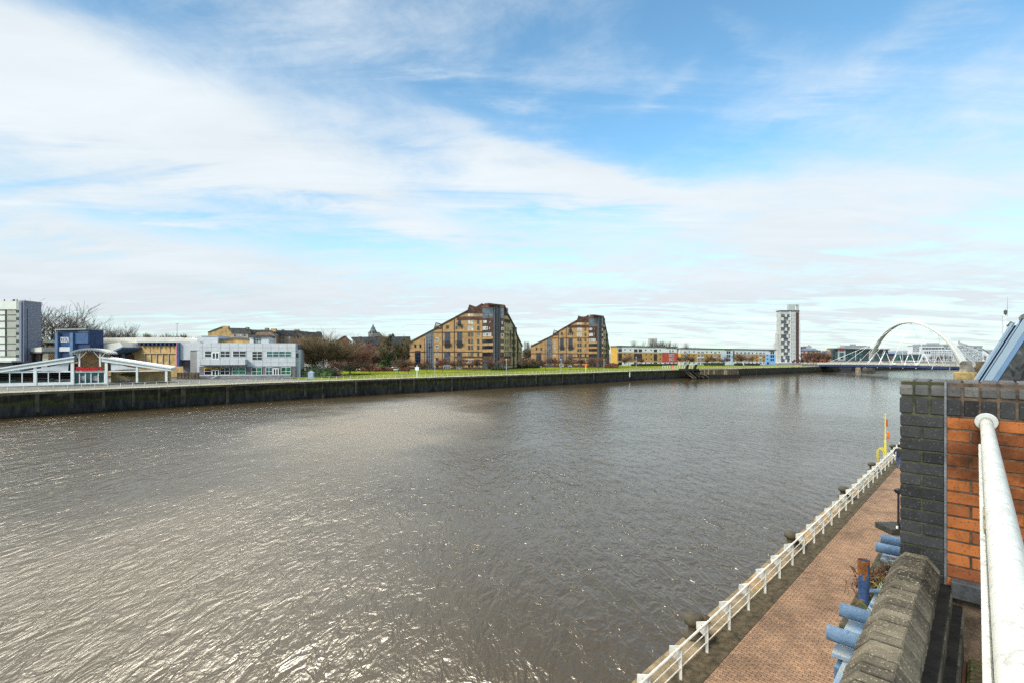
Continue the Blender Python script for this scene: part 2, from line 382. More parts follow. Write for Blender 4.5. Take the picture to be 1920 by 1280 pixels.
# ------------------------------------------------------------------ far bank
EDGE_PX = [(0,785),(250,768.3),(500,751.5),(750,736.5),(950,725.7),(1100,718),(1200,711.5),(1283,707.5),(1387,703),(1480,699),(1560,695.5),(1640,692.7),(1765,690.5)]
EDGE = [Vector((-300,-150))] + [Vector(onz(x,y,0)[:2]) for x,y in EDGE_PX] + [Vector((620,500)), Vector((1500,700))]
def edge_n(i):
    a = EDGE[max(i-1,0)]; b = EDGE[min(i+1,len(EDGE)-1)]; t = (b-a).normalized(); return Vector((-t.y, t.x))
# finely resampled edge
ES = []
for i in range(len(EDGE)-1):
    a, b = EDGE[i], EDGE[i+1]; n = max(2, int((b-a).length/4)) if i < 12 else 6
    na, nb = edge_n(i), edge_n(i+1)
    for k in range(n): t = k/n; ES.append((a.lerp(b,t), na.lerp(nb,t).normalized()))
ES.append((EDGE[-1], edge_n(len(EDGE)-1)))
def off(i, d): p, n = ES[i]; q = p+n*d; return q
def strip(name, i0, i1, d0, d1, dz, m, step=1):
    mb = MB(); idx = list(range(i0, i1, step))
    for a, b in zip(idx[:-1], idx[1:]):
        P = [off(a,d0), off(b,d0), off(b,d1), off(a,d1)]
        mb.face([(p.x,p.y,zg(ES[j][0].x)+dz) for p,j in zip(P,(a,b,b,a))])
    return mb.build(name, m, org=(0,0,0))
def idx_px(px):
    best = 0; bd = 1e9
    for i,(p,n) in enumerate(ES):
        if p.y > 40:
            v = abs(CX+F*p.x/p.y - px)
            if v < bd: bd = v; best = i
    return best
asphalt = mat('asphalt', (.14,.135,.12), .95, .2, .4)
prom = mat('promenade_paving', (.30,.27,.19), .95, .18, .5)
earth = mat('earth', (.12,.11,.07), .95, .3, .05)
grass_m = mat('lawn_grass', (.19,.225,.022), 1, .25, .12, bump=0, spec=0, col2=(.105,.125,.018), detail=8)
gf = MB()
far_idx = list(range(len(ES)))
base_far = [(-4000,300),(-4000,9000),(9000,9000),(9000,900)]
# ground as one sheet: near row follows the quay, then fans out to the horizon
rows = []
for d in (0, 12, 60, 160):
    rows.append([(*off(i,d), zg(ES[i][0].x)) for i in far_idx])
last = rows[-1]
far = []
for k,i in enumerate(far_idx):
    t = k/(len(far_idx)-1); far.append((-6000+13000*t, -200+ (7000 if .02<t<.98 else 500)*min(1,t*6+.05), 3.4))
rows.append(far)
for a, b in zip(rows[:-1], rows[1:]):
    for k in range(len(far_idx)-1): gf.face([a[k],a[k+1],b[k+1],b[k]])
struct(gf.build('ground', asphalt, org=(0,0,0)))
iA, iB = 0, len(ES)-2
struct(strip('promenade', iA, iB, .9, 5.5, .05, prom))
lawn0, lawn1 = idx_px(612), idx_px(1560)
lmid = idx_px(758)
struct(strip('lawn', lawn0, lmid+1, 6.0, 34, .06, grass_m)); struct(strip('lawn', lmid, lawn1, 6.0, 80, .06, grass_m))
v0 = idx_px(612)
struct(strip('verge', idx_px(330), iB, 5.5, 6.0, .045, grass_m))
# quay wall
def quay_wall_mat():
    m = bpy.data.materials.new('far_quay_wall'); m.use_nodes = True; nt = m.node_tree; N = nt.nodes; L = nt.links
    b = N['Principled BSDF']; b.inputs['Roughness'].default_value = .9; b.inputs['Specular IOR Level'].default_value=.2
    g = N.new('ShaderNodeNewGeometry'); s = N.new('ShaderNodeSeparateXYZ'); L.new(g.outputs['Position'], s.inputs[0])
    def nn(scl, scale, det=6, r=.6):
        mp = N.new('ShaderNodeMapping'); mp.inputs['Scale'].default_value=scl; L.new(g.outputs['Position'], mp.inputs[0])
        n = N.new('ShaderNodeTexNoise'); n.inputs['Scale'].default_value=scale; n.inputs['Detail'].default_value=det; n.inputs['Roughness'].default_value=r
        L.new(mp.outputs[0], n.inputs[0]); return n.outputs['Fac']
    n1 = nn((1,1,.5),.35); n2 = nn((1,1,.35),1.6); n3 = nn((1,1,1),.12)
    z = mth(nt,'ADD', s.outputs[2], mth(nt,'MULTIPLY', mth(nt,'SUBTRACT', n1,.5), 3.2))
    col = ramp(nt, mth(nt,'DIVIDE', z, 4.6), [(0,(.012,.011,.010)),(.10,(.028,.027,.027)),(.38,(.034,.033,.033)),(.46,(.030,.034,.014)),(.56,(.045,.05,.012)),(.66,(.022,.02,.013)),(.85,(.035,.026,.018)),(.93,(.11,.09,.06)),(1,(.16,.135,.085))])
    dk = ramp(nt, n2, [(.35,(.35,.35,.35)),(.6,(1.15,1.1,1.0)),(.75,(1.9,1.8,1.5))])
    c2 = mixc(nt, 1.0, col, dk, 'MULTIPLY')
    L.new(c2, b.inputs['Base Color'])
    bp = N.new('ShaderNodeBump'); bp.inputs['Strength'].default_value=.7; bp.inputs['Distance'].default_value=.15; L.new(n2,bp.inputs['Height']); L.new(bp.outputs[0], b.inputs['Normal'])
    return m
qm = quay_wall_mat()
qt = thing('quay_wall', 'long dark mossy river wall along the far bank', 'wall', (EDGE[1].x,EDGE[1].y,0))
mb = MB()
for i in range(len(ES)-1):
    a, b = ES[i], ES[i+1]; za, zb = zg(a[0].x)-.28, zg(b[0].x)-.28
    pa, pb = a[0]+a[1]*.25, b[0]+b[1]*.25
    mb.face([(a[0].x,a[0].y,-2),(b[0].x,b[0].y,-2),(pb.x,pb.y,zb),(pa.x,pa.y,za)])
mb.build('wall_face', qm, qt)
mb = MB()
for i in range(len(ES)-1):
    a, b = ES[i], ES[i+1]; za, zb = zg(a[0].x), zg(b[0].x); f = .0
    A0,A1,B0,B1 = a[0]+a[1]*.15, a[0]+a[1]*.95, b[0]+b[1]*.15, b[0]+b[1]*.95
    mb.hexa([(A0.x,A0.y,za-.35),(B0.x,B0.y,zb-.35),(B1.x,B1.y,zb-.35),(A1.x,A1.y,za-.35),(A0.x,A0.y,za+.06),(B0.x,B0.y,zb+.06),(B1.x,B1.y,zb+.06),(A1.x,A1.y,za+.06)])
mb.build('wall_coping', mat('old_coping', (.24,.20,.13), .95, .3, .5, col2=(.10,.09,.045)), qt)
fender_m = mat('fender_timber', (.07,.06,.045), .95, .5, .8, col2=(.02,.02,.012))
rr = random.Random(3)
for px in [60,118,200,262,318,350,438,560,600,618,676,745,776,856,905,953,1010,1057,1115,1176,1240,1420,1480,1530]:
    i = idx_px(px); p, n = ES[i]; z = zg(p.x)
    mb = MB(); wdt = rr.choice([.3,.5,.8,.35]); t = Vector((n.y,-n.x)); q = p - n*.12
    lo = 1.6 if px==1176 else rr.choice([-1.5,1.2,.8]) ; a = q+t*wdt/2; b = q-t*wdt/2; c = b-n*.22; d = a-n*.22
    mb.hexa([(v.x,v.y,lo) for v in (a,b,c,d)] + [(v.x,v.y,z-.3) for v in (a,b,c,d)])
    mb.build('fender', white_paint if px==1176 else fender_m, qt)
# far railing
rail_m = mat('far_rail_paint',(.60,.59,.53),.6,.15,2)
def dens_pts(i0, i1, sp):
    pts = []; acc = 0; last = None
    for i in range(i0, i1):
        a, b = ES[i], ES[i+1]; Lg = (b[0]-a[0]).length; t = 0
        while acc + (Lg - t) >= sp:
            t += sp-acc; acc = 0; q = a[0].lerp(b[0], t/Lg); n = a[1].lerp(b[1], t/Lg); pts.append((q, n))
        acc += Lg-t
    return pts
rl = thing('railing', 'long low white railing along the edge of the far bank', 'railing', (EDGE[1].x,EDGE[1].y,zg(EDGE[1].x)))
pts = dens_pts(max(0,idx_px(0)-10), idx_px(1556), 1.95)
rest = MB()
for k,(q,n) in enumerate(pts):
    p = q+n*.75; z = zg(q.x); mb = MB() if k < 100 else rest
    mb.box(p.x-.04,p.y-.04,z+.06,p.x+.04,p.y+.04,z+1.12)
    if k < 100: mb.build('post', rail_m, rl)
o = rest.build('distant_posts', rail_m, rl); o['kind'] = 'stuff'
for hz_, r in ((1.14,.035),(.72,.022),(.38,.022)):
    mb = MB(); mb.tube([(q.x+n.x*.75,q.y+n.y*.75,zg(q.x)+hz_) for q,n in pts], r, 5); mb.build('rail', rail_m, rl)

# ------------------------------------------------------------------ bare trees
def make_tree(H, W, seed, mats, trunk_h=.25, levels=(7,5,5,5), thick=1.0, twig=.03, stem=1, upright=.5):
    """returns (trunk MB, crown MB) at the origin: tapered limbs and many fine twigs"""
    R = random.Random(seed); T = MB(); C = MB()
    def grow(p, d, ln, r, lv):
        n = 4 if lv < 2 else 3; pts = [p]; rad = [r]; q = p.copy(); dd = d.copy(); segs = 4 if lv < 2 else 2
        for k in range(segs):
            dd = (dd + Vector((R.uniform(-1,1),R.uniform(-1,1),R.uniform(-.4,.8)))*.16 + Vector((0,0,.05*upright))).normalized()
            q = q + dd*ln/segs; pts.append(q.copy()); rad.append(max(twig*.6, r*(1-.62*(k+1)/segs)))
        (T if lv <= 1 else C).tube(pts, rad, 6 if lv == 0 else n, caps=False)
        if lv >= len(levels): return
        for k in range(levels[lv]):
            t = R.uniform(.35,1.0) if lv else R.uniform(.7,1.0)
            x = t*segs; i = min(int(x), segs-1); b = pts[i].lerp(pts[i+1], x-i)
            a = R.uniform(0,2*pi); sp = R.uniform(.45,1.0)
            side = Vector((cos(a), sin(a), 0))
            ax = pts[i+1]-pts[i]; ax.normalize()
            nd = (ax*(1.0 if lv else upright+.5) + side*sp*(W/H*1.5 if lv==0 else 1.0) + Vector((0,0,.25*upright))).normalized()
            L0 = ln*R.uniform(.55,.8) if lv else H*R.uniform(.36,.52)
            grow(b, nd, L0, max(twig, rad[i]*.5), lv+1)
    for s in range(stem):
        grow(Vector((R.uniform(-.4,.4)*(stem>1),R.uniform(-.4,.4)*(stem>1),0)), Vector((R.uniform(-.15,.15)*(stem>1),R.uniform(-.15,.15)*(stem>1),1)).normalized(), H*trunk_h*R.uniform(.9,1.1), H*.018*thick, 0)
    # fit to the wanted size
    zs = max(v.z for v in C.v); xs = sorted(abs(v.x) for v in C.v)[int(len(C.v)*.97)]
    for M in (T,C):
        for v in M.v: v.x *= W/2/xs; v.y *= W/2/xs; v.z *= H/zs
    return T, C
def tree_thing(name, label, cat, px, Y, H, W, seed, mt, mc, group=None, zb=None, **kw):
    X = (px-CX)/F*Y; z = zg(X) if zb is None else zb
    t = thing(name, label, cat, (X,Y,z-.1), group)
    T, C = make_tree(H, W, seed, None, **kw)
    for M,nm,mm in ((T,'trunk',mt),(C,'crown',mc)):
        for v in M.v: v += t.location
        M.build(nm, mm, t)
    return t
def put(proto, px, Y, label, rot, sc, group=None, z=None):
    c = copy_tree(proto); X = (px-CX)/F*Y
    c.location = (X, Y, (zg(X) if z is None else z)-.1); c.rotation_euler = (0,0,rot); c.scale = sc; c['label'] = label
    if group: c['group'] = group
    return c
# big bare trees behind the leisure park
tree_thing('bare_tree','tallest wide bare tree behind the blue cinema sign tower','tree',118,172,26,18,19,bark,twig_grey,levels=(8,6,5,5),twig=.05,upright=1.1,trunk_h=.2,thick=1.5)
tree_thing('bare_tree','big bare tree leaning right of the blue sign tower top','tree',155,176,22,11,27,bark,twig_grey,levels=(7,6,5,5),twig=.05,upright=1.1,trunk_h=.2,thick=1.5)
tree_thing('bare_tree','thin bare tree between the sign tower and grey shed','tree',190,185,19,4.4,13,bark,twig_grey,levels=(5,6,6,4),twig=.06,upright=1.6)
tree_thing('bare_tree','slender upright bare tree above the long cream roof','tree',209,187,19.5,5,14,bark,twig_grey,levels=(5,6,6,4),twig=.06,upright=1.6)
tree_thing('bare_tree','forked bare tree above the long cream roof, rightmost there','tree',233,186,19.5,8.5,15,bark,twig_grey,levels=(7,6,5,5),twig=.06,upright=1.3)
# riverside wood between the grey office and the flats
tree_thing('bare_tree','large round olive brown bare tree beside the grey office','tree',612,162,16.2,17,21,bark_pale,twig_olive,levels=(9,7,6,6),twig=.035,stem=3,trunk_h=.05,upright=.6)
tree_thing('bare_tree','reddish brown bare tree rising behind the round olive tree','tree',585,172,14.5,13,22,bark,twig_red,levels=(8,6,6,5),twig=.04,stem=2,trunk_h=.12)
tree_thing('bare_tree','reddish brown spreading bare tree left of the parked cars','tree',655,176,13,14,23,bark,twig_red,levels=(8,7,6,5),twig=.04,stem=2,trunk_h=.12)
tree_thing('bare_tree','low tangled brown bare tree above the parked cars','tree',690,232,14,17,24,bark,twig_brown,levels=(8,7,6,5),twig=.05,stem=2,trunk_h=.12)
tree_thing('bare_tree','brown bare tree in front of the red brick tenement','tree',712,236,13,12,25,bark,twig_brown,levels=(8,6,6,5),twig=.05,stem=2,trunk_h=.14)
def leaf_cloud(mb, c, rx, ry, rz, n, size, R, m=0, gaps=.35):
    c = Vector(c)
    clumps = [Vector((R.gauss(0,.5),R.gauss(0,.5),R.gauss(0,.5))) for _ in range(max(4,int(n/60)))]
    for _ in range(n):
        k = R.choice(clumps); v = k + Vector((R.gauss(0,1),R.gauss(0,1),R.gauss(0,1)))*.22
        if v.length > 1.15: v *= 1/v.length
        p = c + Vector((v.x*rx, v.y*ry, v.z*rz)); a = Vector((R.uniform(-1,1),R.uniform(-1,1),R.uniform(-1,1))).normalized(); b = a.orthogonal().normalized(); s = size*R.uniform(.6,1.4)
        mb.face([p-a*s, p+b*s*.6, p+a*s, p-b*s*.6], m)
def ivy_tree(label, px, Y, H, W, seed, m=leaf_dark, name='ivy_clad_tree'):
    X = (px-CX)/F*Y; R = random.Random(seed); t = thing(name, label, 'tree', (X,Y,zg(X)-.1))
    T, C = make_tree(H, W, seed, None, levels=(6,6,5,4), twig=.045, trunk_h=.45, upright=1.2)
    for M in (T,C):
        for v in M.v: v += t.location
    T.build('trunk', bark, t); C.build('crown', twig_olive, t)
    I = MB()
    for k in range(7):
        h = H*(.15+.11*k); leaf_cloud(I, (X+R.uniform(-.08,.08)*W, Y+R.uniform(-.1,.1)*W, zg(X)+h), W*R.uniform(.16,.3), W*.25, H*.09, 260, .28, R)
    I.build('ivy', m, t); return t
ivy_tree('tall ivy clad tree just right of the church spire', 730, 222, 18, 8.5, 31)
ivy_tree('ivy clad tree closest to the first stepped brick apartment block', 761, 226, 16.5, 6.5, 32)
ivy_tree('shorter ivy clad tree between two taller ones', 746, 232, 13.5, 6, 33, leaf_green)
ivy_tree('greenish brown tree standing before the old school roof', 722, 214, 12, 8, 34, leaf_green)
ivy_tree('dark leafy tree in the gap between the two stepped apartment blocks', 986, 300, 12, 9, 35)
def bush(name, label, px, Y, w, h, seed, m, cat='bush', dep=None):
    X = (px-CX)/F*Y; R = random.Random(seed); mb = MB(); z = zg(X)
    n = int(260+w*h*45)
    mb.lathe([(.02,.0),(.42,.05),(.46,.45),(.3,.8),(.02,.9)], (X,Y,z), 9, 0, sx=w, sy=(dep or w*.6)); 
    for v in mb.v: v.z = z+(v.z-z)*h*.9
    leaf_cloud(mb, (X,Y,z+h*.5), w*.5, (dep or w*.6)*.5, h*.5, n, .16 if h<4 else .25, R)
    return tag(mb.build(name, m), label, cat)
bush('evergreen_bush','dark evergreen bush behind the small grey utility cabinet',598,150,11,3.6,41,leaf_dark)
bush('evergreen_bush','grey green bush at the left end of the lawn',612,148,5,2.6,42,leaf_green)
bush('brushwood','brown scrub against the lawn left of the first street tree',627,152,5,2.4,43,twig_red)
bush('evergreen_bush','dark green bush under the bare trees beside the parked cars',652,205,8,3.6,44,hedge_green)
bush('evergreen_bush','bright green bush behind the thin sapling on the lawn',722,225,6,4.5,45,leaf_green)
bush('evergreen_bush','dark bush left of the second stepped apartment block',998,292,8,4.5,46,leaf_dark)
bush('evergreen_bush','dark bush filling the gap between the two brick apartment blocks',985,285,8,3.4,47,hedge_green)
def hedge(label, px0, px1, Y, h, seed, m, dep=1.6, Y2=None):
    R = random.Random(seed); mb = MB(); Y2 = Y2 or Y
    a = at(px0,Y,0); b = at(px1,Y2,0); L = (b-a).length; n = max(3,int(L/1.2))
    for k in range(n):
        p = a.lerp(b,(k+.5)/n); z = zg(p.x); hh = h*R.uniform(.85,1.1)
        mb.lathe([(.5,0),(.62,.3*hh),(.58,.8*hh),(.3,hh)], (p.x,p.y,z), 7, 0, sx=L/n*1.15, sy=dep*R.uniform(.8,1.1), rot=R.uniform(0,.5))
        leaf_cloud(mb, (p.x,p.y,z+hh*.55), L/n*.8, dep*.6, hh*.55, 60, .13, R)
    return tag(mb.build('hedge', m), label, 'hedge')
hedge('red brown clipped hedge in front of the white parked cars', 676,736,203,1.7,51,hedge_red,Y2=206)
hedge('red brown clipped hedge at the left corner of the first brick block', 749,768,208,2.0,52,hedge_red)
hedge('dark low hedge below the glazed corner tower of the first brick block', 921,952,226,1.3,53,hedge_green)
hedge('dark hedge running right behind the first brick block', 953,1012,262,2.0,54,hedge_green)
hedge('red brown hedge at the right corner of the second brick block', 1131,1158,270,2.4,55,hedge_red)
hedge('low dark hedge before the yellow left end of the coloured flats', 1140,1160,312,2.0,56,hedge_red)
hedge('long dark hedge under the ochre middle of the first coloured flats', 1184,1268,318,1.6,57,hedge_green,Y2=330)
hedge('dark hedge behind the wrecked timber jetty', 1320,1358,345,2.0,58,hedge_green)
hedge('short dark hedge before the pale blue section of the flats', 1377,1392,345,1.8,59,hedge_green)
hedge('dark hedge before the second ochre section of the flats', 1396,1424,350,1.6,60,hedge_green)

# small street trees on the lawn
gt = 'small bare street trees along the riverside lawn'
protoA = tree_thing('street_tree','leftmost small bare street tree on the lawn, beside the scrub','tree',632,158,5.6,4.6,61,bark,twig_red,gt,levels=(6,6,6,4),twig=.03,trunk_h=.34)
protoB = tree_thing('street_tree','small bare street tree in front of the left white parked car','tree',663.5,163,6.2,5.6,62,bark,twig_brown,gt,levels=(7,6,6,4),twig=.03,trunk_h=.32)
spots = [(694,165,'small bare street tree in front of the dark parked car',.95),(721,180,'thinnest sapling on the lawn, before the bright green bush',.55),
 (747,176,'small bare street tree before the white cars right of the red hedge',1.0),(766,178,'small bare street tree at the left corner of the first brick block',1.05),
 (801,186,'small bare tree before the blue grey stair slot of the first brick block',.95),(830,188,'small bare tree below the left balcony stack of the first brick block',1.15),
 (859,190,'small bare tree below the right balcony stack of the first brick block',1.1),(890,192,'small bare tree before the striped brown base of the first brick block',1.05),
 (922.6,194,'small bare tree before the glazed corner tower of the first brick block',1.1),(950,205,'small bare tree right of the first block corner tower',1.15),
 (978,213,'small bare tree below the far right end of the first brick block',1.15),(1001,225,'small bare tree left of the second brick block',1.05),
 (1023,226,'small bare tree before the stair slot of the second brick block',1.15),(1040,228,'small bare tree left of middle before the second brick block',1.15),
 (1069,232,'small bare tree under the middle windows of the second brick block',1.2),(1087,236,'small bare tree before the striped base of the second brick block',1.1),
 (1104,238,'small bare tree before the corner tower of the second brick block',1.1),(1122,242,'small bare tree at the right end of the second brick block',1.2),
 (1179,290,'small bare tree before the yellow end of the first coloured flats',1.35),(1200,296,'small bare tree before the wide window stack of the first coloured flats',1.1),
 (1290,305,'bushy small bare tree before the left of the second coloured flats',1.5),(1277,320,'small bare tree at the gap between the coloured flats',1.3),
 (1325,325,'small bare tree above the wrecked jetty, left one',1.25),(1337,328,'small bare tree above the wrecked jetty, right one',1.3),
 (1383,335,'small round bare tree before the pale blue flats section',1.6),(1405,345,'small bare tree before the second ochre flats section',1.35),(1358,332,'small bare tree before the white entrance of the pale blue section',1.2)]
R = random.Random(5)
for k,(px,Y,lab,s) in enumerate(spots):
    put(protoA if k%2 else protoB, px, Y, lab, R.uniform(0,6), (s*R.uniform(.95,1.1),s*R.uniform(.95,1.1),s), gt)
for k,(px,Y,lab) in enumerate([(1513,395,'bare tree right of the tall tower block, leftmost of three'),(1524,398,'middle bare tree before the red brick buildings'),(1537,400,'rightmost bare tree before the red brick buildings'),(1548,395,'low bare tree by the left end of the arch bridge')]):
    put(protoB, px, Y, lab, k*1.3, (1.7,1.7,2.0), 'bare trees before the red brick buildings')
# distant woods as single masses
def wood(label, px0, px1, Y, h0, h1, seed, m, n=None, base=None):
    R = random.Random(seed); mb = MB(); a=(px0-CX)/F*Y; b=(px1-CX)/F*Y; n = n or int((b-a)/3)
    for k in range(n):
        x = a+(b-a)*R.random(); y = Y+R.uniform(0,25); h = R.uniform(h0,h1); r = h*R.uniform(.22,.38); z = (zg(x) if base is None else base)
        mb.tube([(x,y,z),(x,y,z+h*.5)], h*.015+.1, 4)
        for q in range(70):
            th = R.uniform(0,2*pi); ph = R.uniform(.1,1)
            p0 = Vector((x,y,z+h*R.uniform(.3,.6))); p1 = Vector((x+cos(th)*r*ph,y+sin(th)*r*ph,z+h*(1-.35*ph*ph)*R.uniform(.85,1)))
            d = (p1-p0).orthogonal().normalized()*.12; mb.face([p0-d,p0+d,p1+d*.5,p1-d*.5])
    o = mb.build('distant_wood', m); o['kind']='stuff'; o['label']=label; return o
wood('hazy line of bare trees above the roof of the first coloured flats', 1186,1250,430,17,24,71,twig_grey)
wood('hazy line of bare trees between the two coloured flats blocks', 1236,1296,440,15,22,72,twig_red)
wood('hazy line of bare trees above the second coloured flats', 1306,1352,450,13,17,73,twig_grey)
wood('low bare trees behind the far left shed', 62,112,230,12,17,74,twig_red)
wood('brown trees behind the lawn and parked cars', 640,770,262,9,15,75,twig_brown, n=70)
wood('brown scrub behind the round tree and grey office', 566,650,200,5,9,76,twig_brown)
wood('low wooded skyline behind the cream roofed leisure building', 225,345,420,19,27,77,twig_olive, n=60)
wood('dark trees between the two brick apartment blocks', 972,1000,330,11,15,78,twig_brown)
wood('low trees on the far bank beyond the arch bridge deck', 1735,1800,500,7,11,79,twig_brown)
wood('brown shrubs along the far promenade by the red brick buildings', 1500,1560,392,2.5,5,80,twig_red, n=40)
wood('low bank of trees far behind the bridge', 1560,1900,620,5,10,81,twig_brown)

# ------------------------------------------------------------------ parked cars
def make_car(label, col, px, Y, rot, tall=0):
    X=(px-CX)/F*Y; t = thing('parked_car', label, 'car', (X,Y,zg(X)), 'cars parked behind the red hedge')
    o0 = t.location.copy(); mb = MB()
    prof = [(-2.1,.35),(2.1,.35),(2.15,.75),(1.3,.92),(.75,1.4+tall),(-1.2,1.42+tall),(-1.95,.98),(-2.15,.8)]
    mb.loop([(x,-.85,z) for x,z in prof], [(x,.85,z) for x,z in prof])
    g = MB(); gp=[(1.15,.95),(.7,1.34+tall),(-1.1,1.36+tall),(-1.7,.98)]
    g.loop([(x,-.87,z) for x,z in gp],[(x,.87,z) for x,z in gp])
    W=[]
    for x in (-1.35,1.35):
        for y in (-.8,.8):
            q=MB(); q.tube([(x,y-.1,.32),(x,y+.1,.32)],.32,12); W.append(q)
    for M,nm,mm in [(mb,'body',mat('car_paint_'+col, {'white':(.7,.7,.72),'dark':(.04,.05,.07),'red':(.4,.08,.07),'silver':(.42,.44,.46)}[col], .3,.03,1,spec=.6)),(g,'window',glass)]+[(q,'wheel',dark) for q in W]:
        for v in M.v: v += o0
        M.build(nm,mm,t,bevel=.05 if nm=='body' else 0)
    t.rotation_euler=(0,0,rot)
for a in [('white parked car at the left end of the row behind the hedge','white',667,212,.15,.1),('silver parked car beside the leftmost white one','silver',677,214,.2),
  ('dull red parked car in the middle of the row','red',686,216,.1),('dark blue grey parked car right of the red one','dark',697,212,.1,.1),('silver parked car at the right of the hedge gap','silver',729,216,.2),
  ('white parked car nearest the first brick apartment block','white',741,210,.5,.25),('dark parked car half hidden under the bare trees at the left','dark',648,214,.3)]: make_car(*a)

# ------------------------------------------------------------------ stepped brick apartment blocks
def pw(x, xs, ys):
    for i in range(len(xs)-1):
        if x <= xs[i+1] or i == len(xs)-2: return ys[i]+(x-xs[i])*(ys[i+1]-ys[i])/(xs[i+1]-xs[i])
def pyramid(label, M, planes, depth):
    A,B,C,D,E = planes            # ground plan points (px,Y): left end, right end of long front, two tower corners, far right end
    V = [Vector(((p-CX)/F*y, y)) for p,y in (A,B,C,D,E)]
    V2 = Vector(((M(1400,0)[0]-CX)/F*D[1], D[1]))
    f1 = Fac(V[0],V[1]); f3 = Fac(V[1],V[2]); f4 = Fac(V[2],V2); f5 = Fac(V2,V[3]); f2 = Fac(V[3],V[4])
    g = zg(V[1].x)-.5; t = thing('apartment_block', label, 'apartment block', (V[1].x,V[1].y,g))
    Q = lambda pts: [M(*p) for p in pts]
    prof = [(135,1090),(135,690),(370,570),(475,515),(480,500),(600,436),(950,250),(1160,145),(1160,1090)]
    mb = MB(); f1.poly(mb, Q(prof), -depth, 0); mb.build('wall', tan_brick, t)
    def strip_(f, pts, d0, d1, m, nm): mb=MB(); f.poly(mb,Q(pts),d0,d1); return mb.build(nm,m,t)
    def rect(f, x0,y0,x1,y1,d0,d1,mb): (a,b),(c,d) = M(x0,y0),M(x1,y1); f.pbox(mb,a,b,c,d,d0,d1)
    # brown bands of the long front
    mb = MB()
    for pts in ([(960,243),(1075,190),(1160,140),(1160,285),(880,285)],):
        f1.poly(mb,Q(pts),-.4,.12)
    mb.build('brown_band', brown_brick, t)
    for r in [(800,330,1160,380),(765,884,1160,908),(880,932,1160,958),(880,985,1160,1012),(135,1038,1160,1092),(135,985,360,1012),(480,985,880,1012)]: mb=MB(); rect(f1,*r,-.4,.1,mb); mb.build('brown_band', brown_brick, t)
    mb = MB()
    for r in [(475,544,1160,553),(135,818,1160,828)]: rect(f1,*r,-.1,.22,mb)
    mb.build('belt_course', brown_brick, t)
    # sloping roof edges
    mb = MB()
    for a,b in (((135,690),(475,512)),((600,436),(950,250)),((475,512),(600,436))):
        (x0,y0),(x1,y1) = M(*a),M(*b); d=1.3; f1.poly(mb,[(x0,y0-d),(x1,y1-d),(x1,y1+d*.8),(x0,y0+d*.8)],-depth-.4,.55)
    mb.build('roof', roof_brown, t)
    for pts in ([(475,515),(505,410),(600,440),(600,500)],[(945,262),(980,160),(1075,193),(1075,262)],[(1070,235),(1075,193),(1160,145),(1160,240)]):
        o = strip_(f1, pts, -6, .25, brown_brick if pts[0][0]>500 else roof_brown, 'dormer')
    strip_(f1,[(500,470),(515,425),(570,445),(570,480)],.2,.36,glass_pale,'window')
    mb=MB()
    for xx in (598,768): rect(f1,xx-5,(440 if xx<700 else 350),xx+5,1070,0,.2,mb)
    for xx in (345,): rect(f1,xx-3,640,xx+3,1000,0,.15,mb)
    mb.build('downpipe', roof_brown, t)
    # blue grey stair slot
    strip_(f1,[(370,1075),(370,572),(470,520),(470,1075)],-.3,.1,glass_grey,'stair_glazing')
    mb=MB()
    for xx in (372,404,437,466): rect(f1,xx-3,575,xx+3,1070,.05,.3,mb)
    for yy in range(600,1060,45): rect(f1,372,yy-2,468,yy+2,.05,.22,mb)
    mb.build('stair_mullions', bluegrey, t)
    R = random.Random(int(A[0]))
    def W(f,x0,y0,x1,y1,nx=1,ny=1,fr=None,gl=None,base=0):
        (a,b),(c,d)=M(x0,y0),M(x1,y1); window(f,a,b,c,d,t,nx,ny,fr,gl,.1,.12,base=base)
    rows=[(292,320),(382,430),(465,522),(560,610),(645,705),(733,793),(828,880),(925,965),(1002,1035)]
    for k,(y0,y1) in enumerate(rows):
        base = .1 if k in (7,8) else 0
        for x0,x1 in ((962,992),(1003,1033),(1090,1120)):
            gl = glass_pale if (k < 3 and x0<1050) or R.random()<.15 else (glass_grey if R.random()<.4 else glass)
            W(f1,x0,y0,x1,y1,1,2 if y1-y0>40 else 1,white_frame if k in (0,1,2,7) and x0<1050 else dark,gl,base)
    for y0,y1 in ((630,676),(725,770),(826,862),(906,950),(1012,1034)): W(f1,507,y0,545,y1,2,1,white_frame if y0<900 else dark,glass if y0!=826 else glass_grey)
    W(f1,650,455,692,500,2,2,dark,glass); W(f1,203,716,230,765); W(f1,275,716,302,765)
    for x in (792,826,868): W(f1,x-2,462,x+18,502,1,1,dark,glass_pale if x==826 else glass)
    def stack(f,x0,x1,y0,y1,ya,yb,gl=glass):
        W(f,x0,y0,x1,y1,3,5,navy,gl)
        if ya:
            mb=MB(); rect(f,x0-12,yb-6,x1+12,yb,0,1.6,mb); rect(f,x0-12,ya,x1+12,ya+4,1.5,1.6,mb)
            n=12
            for k in range(n+1):
                xx=x0-12+(x1-x0+24)*k/n; rect(f,xx-1.2,ya,xx+1.2,yb-5,1.5,1.6,mb)
            mb.build('balcony', dark, t)
    stack(f1,632,710,552,768,672,720); stack(f1,805,878,552,770,670,716); stack(f1,820,862,374,442,412,448)
    stack(f1,625,710,815,1000,0,0,glass_grey); stack(f1,805,875,818,1000,960,1000,glass_grey); stack(f1,212,290,806,1000,975,1020)
    for x0,x1 in ((205,290),(620,710),(800,865)): W(f1,x0,1012,x1,1068,3,1,white_frame,glass_grey,.1)
    # corner tower
    topy = 175
